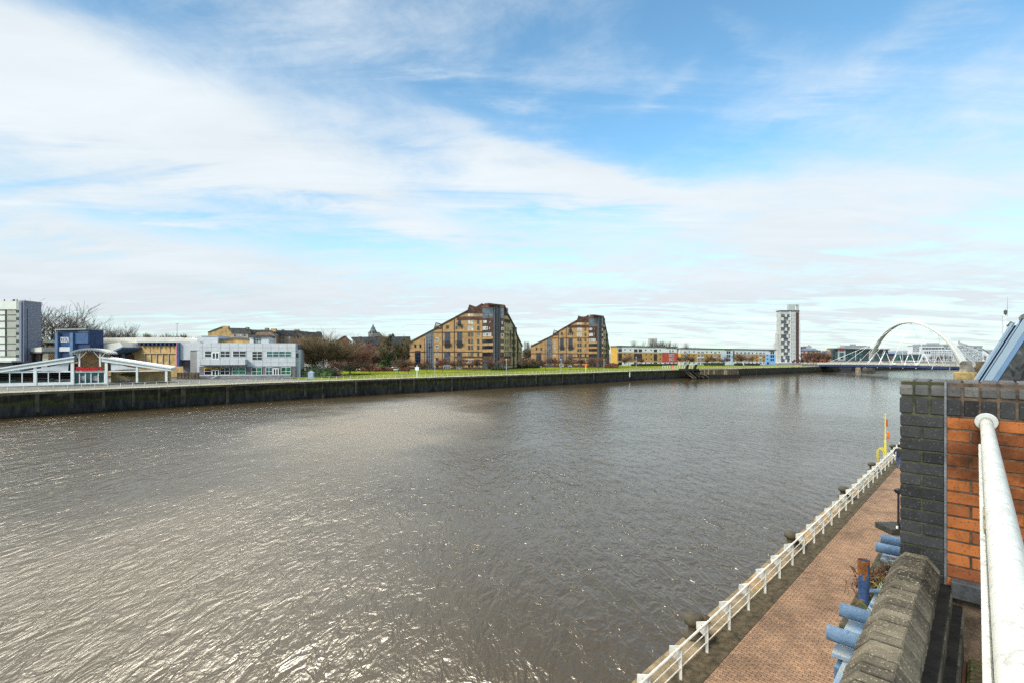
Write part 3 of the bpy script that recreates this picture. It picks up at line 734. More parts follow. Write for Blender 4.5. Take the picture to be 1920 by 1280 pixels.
    for f,x0,x1 in ((f3,1160,1320),(f5,1400,1470)):
        mb=MB(); rect(f,x0,190,x1,1092,-4,0,mb); mb.build('tower_wall', brown_brick, t)
        mb=MB()
        for r in ((610,646),(700,736),(785,826)): rect(f,x0+(0 if f is f5 else 0),r[0],x1-4,r[1],-.3,.12,mb)
        mb.build('tan_band', tan_brick, t)
        W(f,x0+3,202,x1-6,350,6 if f is f3 else 3,3,bluegrey,glass_grey)
        rect_m = MB(); rect(f,x0,174,x1,200,-4,.4,rect_m); rect_m.build('tower_roof', roof_red, t)
        for y0,y1 in ((650,695),(740,783),(830,880)):
            W(f,x0+6,y0,x1-12,y1,5 if f is f3 else 3,1,dark,glass)
    mb=MB(); (a,b),(c,d)=M(1230,152),M(1450,176); f4.pbox(mb,a,b,c,d,-2,.8); mb.build('tower_cap', roof_red, t)
    for r in ((1175,385,1225,416),(1170,470,1238,516),(1172,560,1290,605)): W(f3,*r,3,1,white_frame,glass_pale)
    for r in ((1265,388,1280,420),(1255,472,1272,512)): W(f3,*r,1,1,dark,glass_pale)
    W(f3,1168,922,1232,1062,3,3,dark,glass_grey); W(f3,1245,990,1290,1062,2,2,dark,glass)
    for r in ((1437,395,1452,435),(1430,480,1462,515),(1425,568,1465,612)): W(f5,*r,1,1,white_frame,glass_grey)
    W(f5,1408,920,1458,1050,2,3,dark,glass_grey)
    mb=MB(); rect(f4,1320,196,1400,1090,-1.5,.3,mb); mb.build('stair_shaft', glass, t)
    mb=MB()
    for xx in (1322,1345,1365,1398): rect(f4,xx-4,182,xx+4,1080,.25,.7,mb)
    for yy in range(230,1060,44): rect(f4,1322,yy-2,1398,yy+2,.25,.45,mb)
    mb.build('shaft_fins', mat('fin_grey',(.13,.125,.135),.5,.1,1), t)
    # receding right wing
    prof=[(1470,1092),(1470,175),(1522,300),(1618,480),(1650,600),(1722,742),(1722,1085)]
    mb=MB(); f2.poly(mb,Q(prof),-depth*.8,0); mb.build('wall', mat('tan_brick_lit',(.56,.42,.22),.9,.12,.6), t)  # tan brick paled so its colour carries the stronger light on this wing
    mb=MB(); f2.poly(mb,Q([(1470,165),(1524,292),(1622,474),(1654,594),(1726,736),(1722,752),(1648,612),(1614,490),(1518,312),(1470,200)]),-depth*.8-.3,.4); mb.build('roof', roof_brown, t)
    mb=MB(); f2.poly(mb,Q([(1470,190),(1520,318),(1470,318)]),-.3,.1); mb.build('brown_band', brown_brick, t)
    for r in ((1470,370,1555,415),(1470,885,1560,915),(1470,950,1560,975),(1470,1000,1722,1010),(1470,1040,1722,1088),(1470,578,1650,585),(1470,824,1722,831)): mb=MB(); rect(f2,*r,-.3,.12,mb); mb.build('brown_band', brown_brick, t)
    mb=MB()
    for xx in (1600,1656): rect(f2,xx-6,600 if xx>1620 else 480,xx+8,1070,-.1,.4,mb)
    mb.build('downpipe', roof_brown, t)
    for k,(y0,y1) in enumerate(rows[1:7]):
        yy0,yy1=y0+12,y1+6
        for x0,x1 in ((1488,1498),(1518,1530),(1578,1588),(1618,1630)):
            if 175+ (x1-1470)*1.9 < yy0 and not (x0>1600 and k<3): W(f2,x0,yy0,x1,yy1,1,1,dark,glass)
    W(f2,1548,520,1568,770,1,4,dark,glass); W(f2,1545,830,1566,960,1,3,dark,glass); W(f2,1685,830,1702,985,1,3,dark,glass); W(f2,1675,760,1682,800); W(f2,1700,760,1707,800)
    mb=MB(); rect(f2,1496,210,1512,290,-3,.5,mb); rect(f2,1620,480,1638,540,-3,.5,mb); mb.build('chimney', bluegrey, t)
    return t
M1 = lambda x,y: (750+x/7.53, 550+y/7.53)
def M2(x,y):
    X = pw(x,[135,370,475,600,770,1160,1320,1470,1720],[135,385,475,575,700,1055,1195,1290,1385]); Y_ = pw(y,[145,380,550,820,1075],[175,380,545,785,1000])
    return 980+X/8.53, 570+Y_/8.53
pyramid('largest stepped tan brick apartment block with a dark glazed corner tower', M1, ((768,243),(904,238),(925,234),(945.2,237),(978.7,272)), 16)
pyramid('smaller stepped tan brick apartment block, right of the larger one', M2, ((995.8,294),(1103.7,288),(1120,284),(1131.2,287),(1142.4,306)), 16)

# ------------------------------------------------------------------ coloured flats
def flats(label, A, B, end_px, feats, Z, top, endw):
    f = Fac(at(*A,0)[:2], at(*B,0)[:2]); X = f.A.x; t = thing('coloured_flats', label, 'apartment block', (X,f.A.y,zg(X)-.5))
    for (m, pts, d1, nm) in feats['walls']:
        mb=MB(); f.poly(mb,[Z(*p) for p in pts],-top,d1); mb.build(nm,m,t)
    mb=MB(); f.poly(mb,[Z(*p) for p in feats['roof']],-top-.5,.7); mb.build('roof', slate, t)
    for (x0,y0,x1,y1,nx,ny) in feats['win']:
        (a,b),(c,d)=Z(x0,y0),Z(x1,y1); window(f,a,b,c,d,t,nx,ny,white_frame if nx*ny>1 and x1-x0<30 else dark,glass,.12,.14,base=.06)
    for (m,x0,y0,x1,y1) in feats.get('trim',[]):
        (a,b),(c,d)=Z(x0,y0),Z(x1,y1); mb=MB(); f.pbox(mb,a,b,c,d,-.1,.35); mb.build('trim',m,t)
    # yellow gable end wall going back from the left corner
    E_=f.A-f.n*top; g = Fac(E_[:], f.A[:]); mb=MB(); _,zt1=f.uz(*Z(endw[3][0],endw[3][1])); zb_=zg(f.A.x)-.5
    g.box(mb,0,zb_,g.L,zt1,-.4,.05); mb.build('gable_wall', yellow_wall, t)
    return t
Z6 = lambda x,y: (1130+x/5.486, 600+y/5.486)
sq = lambda xs,y0,y1,w=10: [(x,y0,x+w,y1,1,1) for x in xs]
tp = lambda x: 268+(x-150)*.024
w1 = {'walls':[(white_wall,[(150,472),(150,268),(762,281),(762,327),(150,327)],0,'white_wall') if 0 else (white_wall,[(150,327),(150,268),(762,281),(762,332)],0,'white_wall'),
  (ochre,[(150,430),(150,327),(612,331),(612,430)],.02,'ochre_wall'),(red_wall,[(612,432),(612,331),(762,332),(762,432)],.05,'red_wall'),(white_wall,[(150,475),(150,430),(762,432),(762,475)],.01,'white_base')],
  'roof':[(140,268),(150,260),(766,273),(770,281)],
  'win':[(160,293,196,321,3,1)]+sq((222,280),296,308)+[(322,296,356,324,3,1),(369,296,403,324,3,1)]+sq((436,493),299,311)+[(526,298,558,325,3,1)]+sq((585,),301,313)
   +[(682,303,701,328,2,1),(711,304,730,328,2,1)]+[(160,338,196,412,3,3),(322,342,403,408,5,3),(526,344,558,414,3,3)]+sq((222,273),341,353)+sq((222,273),385,397)+sq((443,493,586),343,355)+sq((443,493,586),389,401)
   +[(684,346,702,373,2,1),(708,346,731,373,2,1),(684,390,702,415,2,1),(708,390,731,415,2,1)]+[(160,430,196,458,3,1),(322,432,356,458,3,1),(526,432,558,456,3,1),(634,436,652,462,1,1)]+sq((222,436,493,585,685,725),434,446),
  'trim':[(dark,655,286,702,290),(dark,711,287,757,291),(dark,160,277,196,282)]}
flats('left block of coloured flats, ochre and white with a red section', (1157.4,344),(1269,360),(1146.8,356),w1,Z6,9,[(93,470),(93,290),(122,268),(150,268),(150,470)])
def w2f():
    W=[]; tb=lambda x: 292+(x-830)*.021
    for x in (833,972,1010,1142): W += [(x,tb(x)+24,x+29,tb(x)+44,3,1)]
    for x in (885,933,1065,1113,1192,1375,1418,1535,1580,1652): W += sq((x,),tb(x)+22,tb(x)+34)+sq((x,),tb(x)+60,tb(x)+72)+sq((x,),tb(x)+100,tb(x)+112)+sq((x,),430,442)
    for x in (833,972,1010,1142): W += [(x,348,x+29,374,3,1),(x,388,x+29,414,3,1),(x,430,x+29,454,3,1)]
    for x in (1450,1487,1608): W += [(x,tb(x)+18,x+27,tb(x)+40,3,1),(x,350,x+27,376,3,1),(x,390,x+27,414,3,1),(x,428,x+27,450,3,1)]
    for x in (1275,1296): W += [(x,tb(x)+14,x+16,tb(x)+40,1,1),(x,354,x+16,380,1,1),(x,394,x+16,418,1,1)]
    for x in (1726,1746): W += [(x,320,x+14,346,1,1),(x,356,x+14,382,1,1),(x,394,x+14,416,1,1)]
    W += sq((1690,),352,362)+sq((1690,),392,402)+[(1237,430,1255,458,1,1),(1690,428,1708,450,1,1)]
    return W
w2 = {'walls':[(white_wall,[(800,342),(800,291),(1778,307),(1778,350)],0,'white_wall'),(ochre,[(805,428),(805,340),(1216,343),(1216,428)],.02,'ochre_wall'),
  (ltblue,[(1216,462),(1216,343),(1340,345),(1340,462)],.05,'pale_blue_wall'),(ochre,[(1340,424),(1340,345),(1672,349),(1672,424)],.02,'ochre_wall'),
  (skyblue,[(1672,458),(1672,349),(1778,350),(1778,458)],.05,'blue_wall'),(white_wall,[(800,470),(800,428),(1216,428),(1216,466)],.01,'white_base'),(white_wall,[(1340,464),(1340,424),(1672,424),(1672,462)],.01,'white_base')],
  'roof':[(792,290),(800,283),(1782,300),(1786,307)],'win':w2f(),
  'trim':[(white_wall,972,376,1040,386),(white_wall,1142,376,1172,386),(white_wall,833,376,862,386),(white_wall,1450,378,1515,388),(white_wall,1608,378,1636,388),(white_wall,1255,420,1322,468),(dark,1258,302,1330,306),(dark,1712,314,1762,318),(glass_grey,1340,312,1352,424)]}
flats('right long block of coloured flats, ochre and white with blue sections', (1276,360),(1454,400),(1270,368),w2,Z6,5,[(768,468),(768,296),(792,288),(800,288),(800,468)])

# ------------------------------------------------------------------ tower block
ZT = lambda x,y: (1450+x/9.14, 560+y/9.14)
f = Fac(at(1464,438,0)[:2], at(1499.5,440,0)[:2]); X=f.A.x
t = thing('tower_block','tall slim grey and white tower block with one brown stripe','tower block',(X,438,zg(X)-.5))
def rb(f,Z,x0,y0,x1,y1,d0,d1,m,nm,t): 
    mb=MB(); (a,b),(c,d)=Z(x0,y0),Z(x1,y1); f.pbox(mb,a,b,c,d,d0,d1); return mb.build(nm,m,t)
rb(f,ZT,128,212,453,1100,-6,0,conc_pale,'wall',t)
for k,(x0,x1,y0) in enumerate(((100,124,585),(88,112,750))): rb(f,ZT,x0,y0,x1+2,1100,-6-k,-4-k*1.2,cream_grey if 0 else mat('tower_concrete',(.50,.48,.43),.85,.06,.4),'side_wall',t)
rb(f,ZT,120,205,440,216,-6.3,.8,dark,'roof_edge',t)
mb=MB()
for r in ((267,98,380,206),(420,98,446,206),(380,98,420,112),(380,194,420,206)): (a,b),(c,d)=ZT(r[0],r[1]),ZT(r[2],r[3]); f.pbox(mb,a,b,c,d,-2.5,-.3)
mb.build('rooftop_box', mat('rooftop_grey',(.42,.43,.41),.8,.06,.6), t)
rb(f,ZT,278,222,293,1090,0,.7,white_wall,'pilaster',t); rb(f,ZT,436,212,456,1100,-.2,.9,white_wall,'pilaster',t)
rb(f,ZT,386,238,434,1088,-.1,.35,mat('tower_brown',(.075,.04,.035),.8,.15,.8),'brown_stripe',t)
R=random.Random(9); pat=[(2,),(0,4),(3,),(0,4),(2,),(0,4),(3,),(0,4),(2,),(0,4),(2,),(0,4),(1,)]
y=268
for k in range(14):
    y0=268+k*59.2
    if y0+52>1090: break
    (a,b),(c,d)=ZT(130,y0),ZT(276,y0+40); window(f,a,b,c,d,t,6,1,bluegrey,glass_grey,.15,.18)
    rb(f,ZT,128,y0+44,278,y0+50,0,.9,glass_pale if k%3 else dark,'balcony_edge',t)
    for c_ in pat[k%len(pat)]:
        x0=132+c_*29; rb(f,ZT,x0,y0-4,x0+32,y0+50,.3,1.1,roof_cream,'white_panel',t)
    for j in range(3):
        xx=298+j*29; (a,b),(c,d)=ZT(xx,y0-2),ZT(xx+24,y0+36); window(f,a,b,c,d,t,2,2,white_frame,glass if (k+j)%5 else glass_grey,.12,.15)
rb(f,ZT,30,1086,548,1098,-4,5,white_wall,'podium_roof',t); rb(f,ZT,36,1098,540,1116,-3,3.5,dark,'podium',t)

# ------------------------------------------------------------------ red brick building, glass office, right bank buildings
def block(name, label, cat, A, B, Z, walls, wins=(), depth=14, extra=()):
    f = Fac(at(A[0],A[1],0)[:2], at(B[0],B[1],0)[:2]); t = thing(name,label,cat,(f.A.x,f.A.y,zg(f.A.x)-.5))
    for (nm,m,pts,d0,d1) in walls:
        sc_=5.0/30 if depth==14 else 1; d0=(-depth if d0 is None else d0); d0 = -5+d0*.04 if d0<-5 else d0; d1 = max(d1,d0+.5)
        mb=MB(); f.poly(mb,[Z(*p) for p in pts],d0 if d0 is not None else -depth,d1); mb.build(nm,m,t)
    for wdw in wins:
        x0,y0,x1,y1=wdw[:4]; nx=wdw[4] if len(wdw)>4 else 1; ny=wdw[5] if len(wdw)>5 else 1; fr=wdw[6] if len(wdw)>6 else None; gl=wdw[7] if len(wdw)>7 else None; bs=wdw[8] if len(wdw)>8 else 0
        (a,b),(c,d)=Z(x0,y0),Z(x1,y1); window(f,a,b,c,d,t,nx,ny,fr,gl,.12,.14,base=bs)
    return t,f
rc = lambda x0,y0,x1,y1: [(x0,y1),(x0,y0),(x1,y0),(x1,y1)]
W=[]
for x in (480,550,628,702,765): W += [(x,902,x+30,925,1,1,white_frame,glass_pale),(x+2,968,x+26,1003,1,1,white_frame,glass_pale)]
for x in (480,550,628,702,765): W += [(x+4,1030,x+24,1062,1,1,dark,glass)]
block('brick_building','red brick building with a blue grey glass roof beside the tower','building',(1499,452),(1538,452),ZT,
 [('wall',red_brick,rc(450,885,805,1110),None,0),('roof',mat('glass_roof',(.22,.28,.38),.4,.1,.4),[(465,885),(500,846),(700,846),(790,885)],-12,.4),('eaves',slate,rc(600,880,805,892),-.5,.6),
  ('upper_wall',red_brick,[(450,846),(450,815),(570,818),(570,846)],-10,-.5),('roof_lantern',roof_grey,[(572,842),(575,808),(600,800),(622,780),(640,800),(665,808),(668,842)],-8,-1)],W)
W=[(x,960,x+14,985) for x in (822,850,880,910,925)]+[(x,1010,x+14,1032) for x in (822,850,880,910)]
block('brick_building','low brown brick terrace with a pale slate roof, left of the glass office','building',(1538,470),(1558,470),ZT,
 [('wall',red_brick,rc(805,935,985,1110),None,0),('roof',mat('pale_slate',(.20,.22,.26),.7,.1,.5),[(805,935),(835,890),(930,890),(960,935)],-12,.3),('tower',sandstone,[(955,1060),(955,880),(968,868),(982,880),(982,1060)],-5,.5)],W)
Z7 = lambda x,y: (1430+x/7.11, 550+y/7.11)
W=[(1105+k*58,760,1158+k*58,830,3,2,green_dark,glass_teal if k%2 else glass,.1) for k in range(5)]+[(1105+k*58,832,1158+k*58,882,3,2,green_dark,glass_teal,.1) for k in range(5)]
W+=[(1018,785,1072,838,3,2,green_dark,glass_teal,.6),(1030,848,1065,872,2,1,dark,glass,.6)]+[(1500+k*44,768,1540+k*44,800,3,1,dark,glass,.05) for k in range(4)]+[(1500+k*44,815,1540+k*44,850,3,1,dark,glass_teal,.05) for k in range(4)]+[(935,770,960,880,1,4,green_dark,glass)]
W+=[(962,775,985,880,1,4,green_dark,glass_teal)]
go,gf_=block('glass_office','dark green glass office with a flat overhanging roof behind the bridge','office building',(1560,480),(1665,505),Z7,
 [('wall',mat('office_wall',(.07,.09,.095),.5,.2,.3),rc(930,740,1670,900),-26,0),('roof',slate,[(935,742),(940,726),(1668,738),(1670,754)],-28,1.8),
  ('entrance_wall',conc_pale,rc(1000,745,1098,890),-.5,.5),('sign',sign_red,rc(1020,752,1070,764),.45,.62),('plant_room',roof_grey,rc(1140,690,1480,726),-18,-4),('plant_room',roof_grey,rc(1230,672,1310,692),-16,-6),
  ('aerial',conc_pale,[(1100,726),(1096,675),(1108,690),(1140,680),(1112,726)],-6,-5),('column',conc_pale,rc(1228,745,1234,890),.3,.8),('column',conc_pale,rc(1290,860,1300,890),.3,.8),('column',conc_pale,rc(1412,760,1424,890),.3,.8),('annex',conc_pale,rc(1065,708,1145,726),-14,-3)],W)
Z8 = lambda x,y: (1640+x/6.857, 560+y/6.857)
block('low_shed','low teal clad shed behind the left half of the bridge arch','shed',(1672,540),(1745,560),Z8,
 [('wall',glass_teal,rc(265,712,600,790),-30,0),('roof',roof_grey,[(262,714),(270,702),(598,705),(602,716)],-31,.6),('side_wall',mat('shed_brown',(.12,.09,.07),.9,.2,.3),rc(175,715,262,790),-20,-.5),('roof_end',navy,rc(180,700,262,716),-22,.2)],
 [(280+k*52,722,326+k*52,780,2,1,green_dark,glass_teal) for k in range(6)])
W=[]
for r in range(5):
    for c in range(12): W.append((730+c*22,668+r*27,742+c*22,680+r*27,1,1,dark,glass_grey,.02))
for k in range(9): W.append((610+k*42,628,646+k*42,646,2,1,dark,glass,.02))
for c in range(3): W.append((640+c*28,672,656+c*28,700,1,1,dark,glass,.02))
W += [(490,612,570,680,4,3,white_frame,glass_pale)]
block('office_block','long white modern office block behind the right half of the arch','office building',(1712,620),(1815,640),Z8,
 [('wall',white_wall,rc(485,600,1020,820),-30,0),('roof',roof_grey,[(478,600),(484,588),(1022,580),(1024,600)],-31,.8),('upper_storey',conc_pale,[(575,640),(590,585),(890,580),(890,640)],-20,-.2),('plant_room',roof_grey,rc(725,564,890,584),-18,-6),('roof_terrace',glass_pale,rc(885,582,1010,640),-20,.2)],W)
W=[(1095+k*58,612+r*36,1147+k*58,640+r*36,4,1,white_frame,[glass_grey,glass_pale,bluegrey][(k*2+r)%3],.02) for k in range(5) for r in range(6)]
block('glass_office','pale glass clad office behind the right foot of the arch','office building',(1797,560),(1841.5,560),Z8,
 [('wall',glass_pale,rc(1080,600,1385,860),-30,0),('roof',roof_grey,[(1075,602),(1085,590),(1385,606),(1388,616)],-31,.4),('rooftop_sculpture',roof_grey,[(1120,590),(1125,545),(1150,530),(1142,550),(1165,560),(1250,585),(1255,598)],-12,-8)],W)
block('arena_roof','curved white shell roof peeking past the sloping blue frame','building',(1841,640),(1858,640),Z8,
 [('shell',white_wall,[(1385,800),(1385,640),(1430,665),(1470,700),(1465,800)],-20,0),('ribs',slate,[(1385,652),(1385,640),(1430,665),(1472,698),(1468,706),(1428,676)],-20.5,.5)])
# lattice tower far away
t = thing('lattice_tower','thin white lattice tower with a mast on the skyline','tower',(at(1884,800,3.4)))
mb=MB(); zt=zpx(588,800)
for dx,dy in ((-2.6,0),(2.6,0),(0,3.5)): mb.tube([(t.location.x+dx*1.1,800+dy,3),(t.location.x+dx,800+dy,zt)],.75,5)
for k in range(14):
    z0=3+(zt-3)*k/14; z1=3+(zt-3)*(k+1)/14; mb.bar((t.location.x-2.6,800,z0),(t.location.x+2.6,800,z1),.6)
mb.build('lattice',white_wall,t)
mb=MB(); mb.lathe([(.5,zt-3),(2.0,zt),(2.4,zt+4),(.6,zt+6)],(t.location.x+1,800,0),10); mb.build('cabin',slate,t)
mb=MB(); mb.tube([(t.location.x+4,800,zt-4),(t.location.x+4.4,800,zpx(557,800))],[.6,.2],5); mb.build('mast',roof_grey,t)

# skyline pieces
def hi_rise(label,px0,px1,py,Y,parts,mm=cream_grey):
    f=Fac(at(px0,Y,0)[:2],at(px1,Y,0)[:2]); t=thing('tower_block',label,'tower block',(f.A.x,Y,3.5))
    n=parts; w_=(px1-px0)/n
    for k in range(n):
        mb=MB(); f.pbox(mb,px0+k*w_,py+(k%2)*.8,px0+(k+.82)*w_,690,-14-k,-(k%2)*3); mb.build('wall',mm if k%2 else conc_pale,t)
        for r in range(7):
            mb=MB(); f.pbox(mb,px0+(k+.12)*w_,py+2+r*1.7,px0+(k+.7)*w_,py+2.7+r*1.7,-.2-(k%2)*3,.15-(k%2)*3); mb.build('window_band',glass_grey,t)
hi_rise('cluster of grey high rise slabs above the first coloured flats',1218.4,1233,634,900,3)
hi_rise('pale high rise in the gap between the two brick blocks',982.5,993.5,640,700,2)
# hills
def hills(name, px0, px1, Y, prof, m):
    mb=MB(); n=len(prof)
    P=[(px0+(px1-px0)*k/(n-1), h) for k,h in enumerate(prof)]
    front=[at(p,Y,0) for p,_ in P]
    for k in range(n-1):
        a,b=P[k],P[k+1]; A0=at(a[0],Y,2);B0=at(b[0],Y,2);A1=at(a[0],Y+700,zpx(665-a[1],Y+700));B1=at(b[0],Y+700,zpx(665-b[1],Y+700)); A2=at(a[0],Y+2200,2);B2=at(b[0],Y+2200,2)
        mb.face([A0,B0,B1,A1]); mb.face([A1,B1,B2,A2])
    struct(mb.build(name,m,org=(0,Y,0)))
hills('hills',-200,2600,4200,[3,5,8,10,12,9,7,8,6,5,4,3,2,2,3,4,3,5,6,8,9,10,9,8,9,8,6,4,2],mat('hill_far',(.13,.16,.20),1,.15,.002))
hills('rising_ground',-300,760,900,[8,14,20,24,27,26,27,29,28,26,22,20,16,10],mat('wooded_rise',(.10,.085,.055),1,.4,.02,col2=(.05,.05,.03)))
# ------------------------------------------------------------------ restaurant pavilion
Z1 = lambda x,y: (x/4.922, 540+y/4.922)
FR = Fac(at(0,104,0)[:2], at(315,118,0)[:2])
t = thing('restaurant_pavilion','white framed riverside restaurant with a curved canopy and red sign','restaurant',(*FR.P(170,722)[:2],4.2))
def fb(f,Z,x0,y0,x1,y1,d0,d1,m,nm,t,bev=0):
    mb=MB(); (a,b),(c,d)=Z(x0,y0),Z(x1,y1); f.pbox(mb,a,b,c,d,d0,d1); return mb.build(nm,m,t,bevel=bev)
def fp(f,Z,pts,d0,d1,m,nm,t):
    mb=MB(); f.poly(mb,[Z(*p) for p in pts],d0,d1); return mb.build(nm,m,t)
wp = white_paint
fp(FR,Z1,[(-520,838),(-520,818),(685,632),(690,668)],-9,.35,mat('wing_roof',(.50,.51,.50),.5,.05,.5),'wing_roof',t)
fp(FR,Z1,[(-520,822),(-520,812),(690,626),(690,640)],-9.3,.6,wp,'fascia',t)
fp(FR,Z1,[(-520,850),(-520,838),(686,662),(686,676)],.1,.5,wp,'fascia',t)
fp(FR,Z1,[(940,668),(940,638),(1580,735),(1580,758)],-9,.35,MATS['wing_roof'],'wing_roof',t)
fp(FR,Z1,[(940,645),(940,631),(1582,728),(1582,742)],-9.3,.6,wp,'fascia',t)
fp(FR,Z1,[(942,676),(942,662),(1580,752),(1580,762)],.1,.5,wp,'fascia',t)
for x0,x1,y0,y1 in ((655,685,650,898),(970,995,655,888),(312,342,725,905),(1256,1275,722,868),(1524,1546,748,862)):
    fb(FR,Z1,x0,y0,x1,y1,-.3,.3,wp,'column',t)
for x in (-310,-170,-30,90,205,447,550): fb(FR,Z1,x-4,775,x+4,885,-.1,.12,wp,'mullion',t)
fb(FR,Z1,-520,768,652,780,-.15,.15,wp,'tie_beam',t); fb(FR,Z1,995,757,1525,767,-.15,.15,wp,'tie_beam',t)
fb(FR,Z1,-520,874,652,915,-.25,.2,wp,'base_wall',t)
mb=MB()
for y in (800,822,842,858): (a,b),(c,d)=Z1(-520,y-2.5),Z1(652,y+2.5); FR.pbox(mb,a,b,c,d,-1.1,-1.0)
mb.build('rail',dark,t)
fb(FR,Z1,-520,862,652,876,-1.5,-1.2,glass_green if 0 else mat('green_grey_glass',(.16,.21,.18),.3,.15,.6),'glass_screen',t)
fb(FR,Z1,330,700,652,775,-8,-7,tan_brick,'back_wall',t)
fb(FR,Z1,-520,780,652,862,-8,-7.6,mat('shade_interior',(.05,.045,.04),.9,.5,.4),'back_wall',t)  # dark wall tone stands for the shade under the terrace roof
# stretched sails
def sail(pts):
    mb=MB(); n=10
    (ax,ay),(bx,by),(cx_,cy)=pts      # tip, upper corner, lower corner ; edges bow inwards
    top=[(ax+(bx-ax)*k/n, ay+(by-ay)*k/n + 7*sin(pi*k/n)) for k in range(n+1)]
    bot=[(ax+(cx_-ax)*k/n, ay+(cy-ay)*k/n - 8*sin(pi*k/n)) for k in range(n+1)]
    for k in range(n):
        q=[top[k],top[k+1],bot[k+1],bot[k]]
        p1=[FR.P(*Z1(*v),.05+.3*sin(pi*(k+(i in(1,2)))/n)) for i,v in enumerate(q)]; p0=[v-Vector((*FR.n,0))*.03 for v in p1]
        mb.loop(p1,p0)
    mb.build('sail',white_wall,t)
sail([(180,768),(636,682),(628,766)]); sail([(1350,750),(1022,680),(1026,757)])
# middle bay
fp(FR,Z1,[(690,770),(690,660),(735,605),(760,588),(905,588),(930,610),(965,665),(965,770)],-8,-2,tan_brick,'gable_wall',t)
fb(FR,Z1,680,757,968,776,-2.2,.1,mat('fascia_grey',(.5,.53,.52),.5,.05,1),'sign_board',t)
fb(FR,Z1,682,776,966,880,-2.4,-.4,glass_teal,'glazing',t)
for x in (682,732,786,838,905,963): fb(FR,Z1,x-4,776,x+4,882,-.42,-.1,wp,'mullion',t)
fb(FR,Z1,682,872,966,884,-.42,-.05,wp,'sill',t)
for x0,x1 in ((740,782),(845,898)): fb(FR,Z1,x0,806,x1,850,-.41,-.3,glass_pale,'window_poster',t)
for x in (734,924): fb(FR,Z1,x-7,600,x+7,722,-.2,.2,wp,'canopy_column',t)
for a,b in (((734,655),(700,600)),((734,648),(800,585)),((924,648),(865,585)),((924,655),(965,600))):
    mb=MB(); mb.bar(FR.P(*Z1(*a),0),FR.P(*Z1(*b),0),.17); mb.build('brace',wp,t)
for a,b in (((742,665),(915,740)),((915,665),(742,740))):
    mb=MB(); mb.bar(FR.P(*Z1(*a),-1.9),FR.P(*Z1(*b),-1.9),.09); mb.build('cross_brace',sandstone,t)
n=14; up=[]; dn=[]
for k in range(n+1):
    x=652+(1002-652)*k/n; s=(k/n-.5)*2; y=553+38*s*s; up.append((x,y)); dn.append((x,y+15))
mb=MB(); FR.poly(mb,[Z1(*p) for p in up+dn[::-1]],-9,1.2); mb.build('canopy_roof',roof_grey,t)
mb=MB()
for k in range(1,n): (a,b)=Z1(*dn[k]); FR.pbox(mb,a-.4,b-1,a+.4,b+1.6,-8,1.0)
mb.build('canopy_ribs',wp,t)
text_mesh("Nando's",'sign_lettering',sign_red,t,FR,705/4.922,948/4.922,540+758/4.922,540+718/4.922,.15,.15,bold=.025)
# right wing interior wall and planting
fb(FR,Z1,995,765,1550,872,-6,-3,mat('tan_brick_b',(.40,.27,.13),.9,.14,.6),'back_wall',t)
R=random.Random(4)
mb=MB(); p=FR.P(*Z1(1130,795),-2.6); leaf_cloud(mb,(p.x,p.y,p.z),3.2,.5,.5,500,.14,R); 
tag(mb.build('climbing_plant',leaf_green),'dark creeper hanging on the tan wall under the right restaurant roof','plant')
for k,px in enumerate((1060,1092,1140,1165)):
    p=FR.P(*Z1(px,866),-2.2); z=zg(p.x); tt=thing('terrace_chair','grey terrace chair against the tan restaurant wall','chair',(p.x,p.y,z),'grey chairs against the restaurant wall')
    mb=MB(); mb.box(p.x-.25,p.y-.25,z+.42,p.x+.25,p.y+.25,z+.47); mb.build('seat',roof_grey,tt)
    mb=MB(); mb.box(p.x-.25,p.y+.22,z+.47,p.x+.25,p.y+.26,z+.9); mb.build('backrest',roof_grey,tt)
    for dx in (-.22,.22):
        for dy in (-.22,.22):
            mb=MB(); mb.box(p.x+dx-.02,p.y+dy-.02,z,p.x+dx+.02,p.y+dy+.02,z+.42); mb.build('leg',dark,tt)
# shaded parked cars seen through the terrace
for lab,c,px,rot in (('red car seen behind the terrace rails','red',57,.4),('silver car seen behind the terrace rails near the red car','silver',42,.2),('white car glimpsed behind the right terrace bay','white',87,.3),('dark car behind the terrace at the left edge','dark',14,.2),('pale car behind the terrace rails beside the left edge','white',25,.4)):
    make_car(lab,c,px,111.5,rot); 
    bpy.context.view_layer.update()

# ------------------------------------------------------------------ leisure building
FL = Fac(at(60,158,0)[:2], at(380,150,0)[:2])
t = thing('leisure_building','sand brick leisure building with a long cream roof and rafter ends','leisure building',(*FL.P(250,700)[:2],4))
fb(FL,Z1,355,495,1200,860,-18,-3,yellow_stone,'wall',t)
fb(FL,Z1,1190,505,1842,860,-18,0,yellow_stone,'wall',t)
fp(FL,Z1,[(825,520),(825,462),(1580,455),(1780,468),(1860,480),(1860,503),(1300,503),(1290,520)],-30,.9,roof_cream,'roof',t)
fp(FL,Z1,[(362,500),(362,478),(490,480),(530,498),(530,504)],-20,-1,roof_cream,'roof',t)
for k in range(14):
    x=1318+k*38; fp(FL,Z1,[(x,503),(x+18,503),(x+12,530),(x+4,530)],0,1.4,navy,'rafter',t)
fb(FL,Z1,1300,500,1850,507,0,1.5,navy,'gutter',t)
for k in range(5):
    x=372+k*32; fp(FL,Z1,[(x,502),(x+20,502),(x+12,528),(x+5,528)],-2.9,-1.6,navy,'rafter',t)
mb=MB()
for x in (1340,1395,1450,1505,1560,1630,1700,1770): (a,b),(c,d)=Z1(x,600),Z1(x+6,700); FL.pbox(mb,a,b,c,d,0,.35)
(a,b),(c,d)=Z1(1320,595),Z1(1840,603); FL.pbox(mb,a,b,c,d,0,.5)
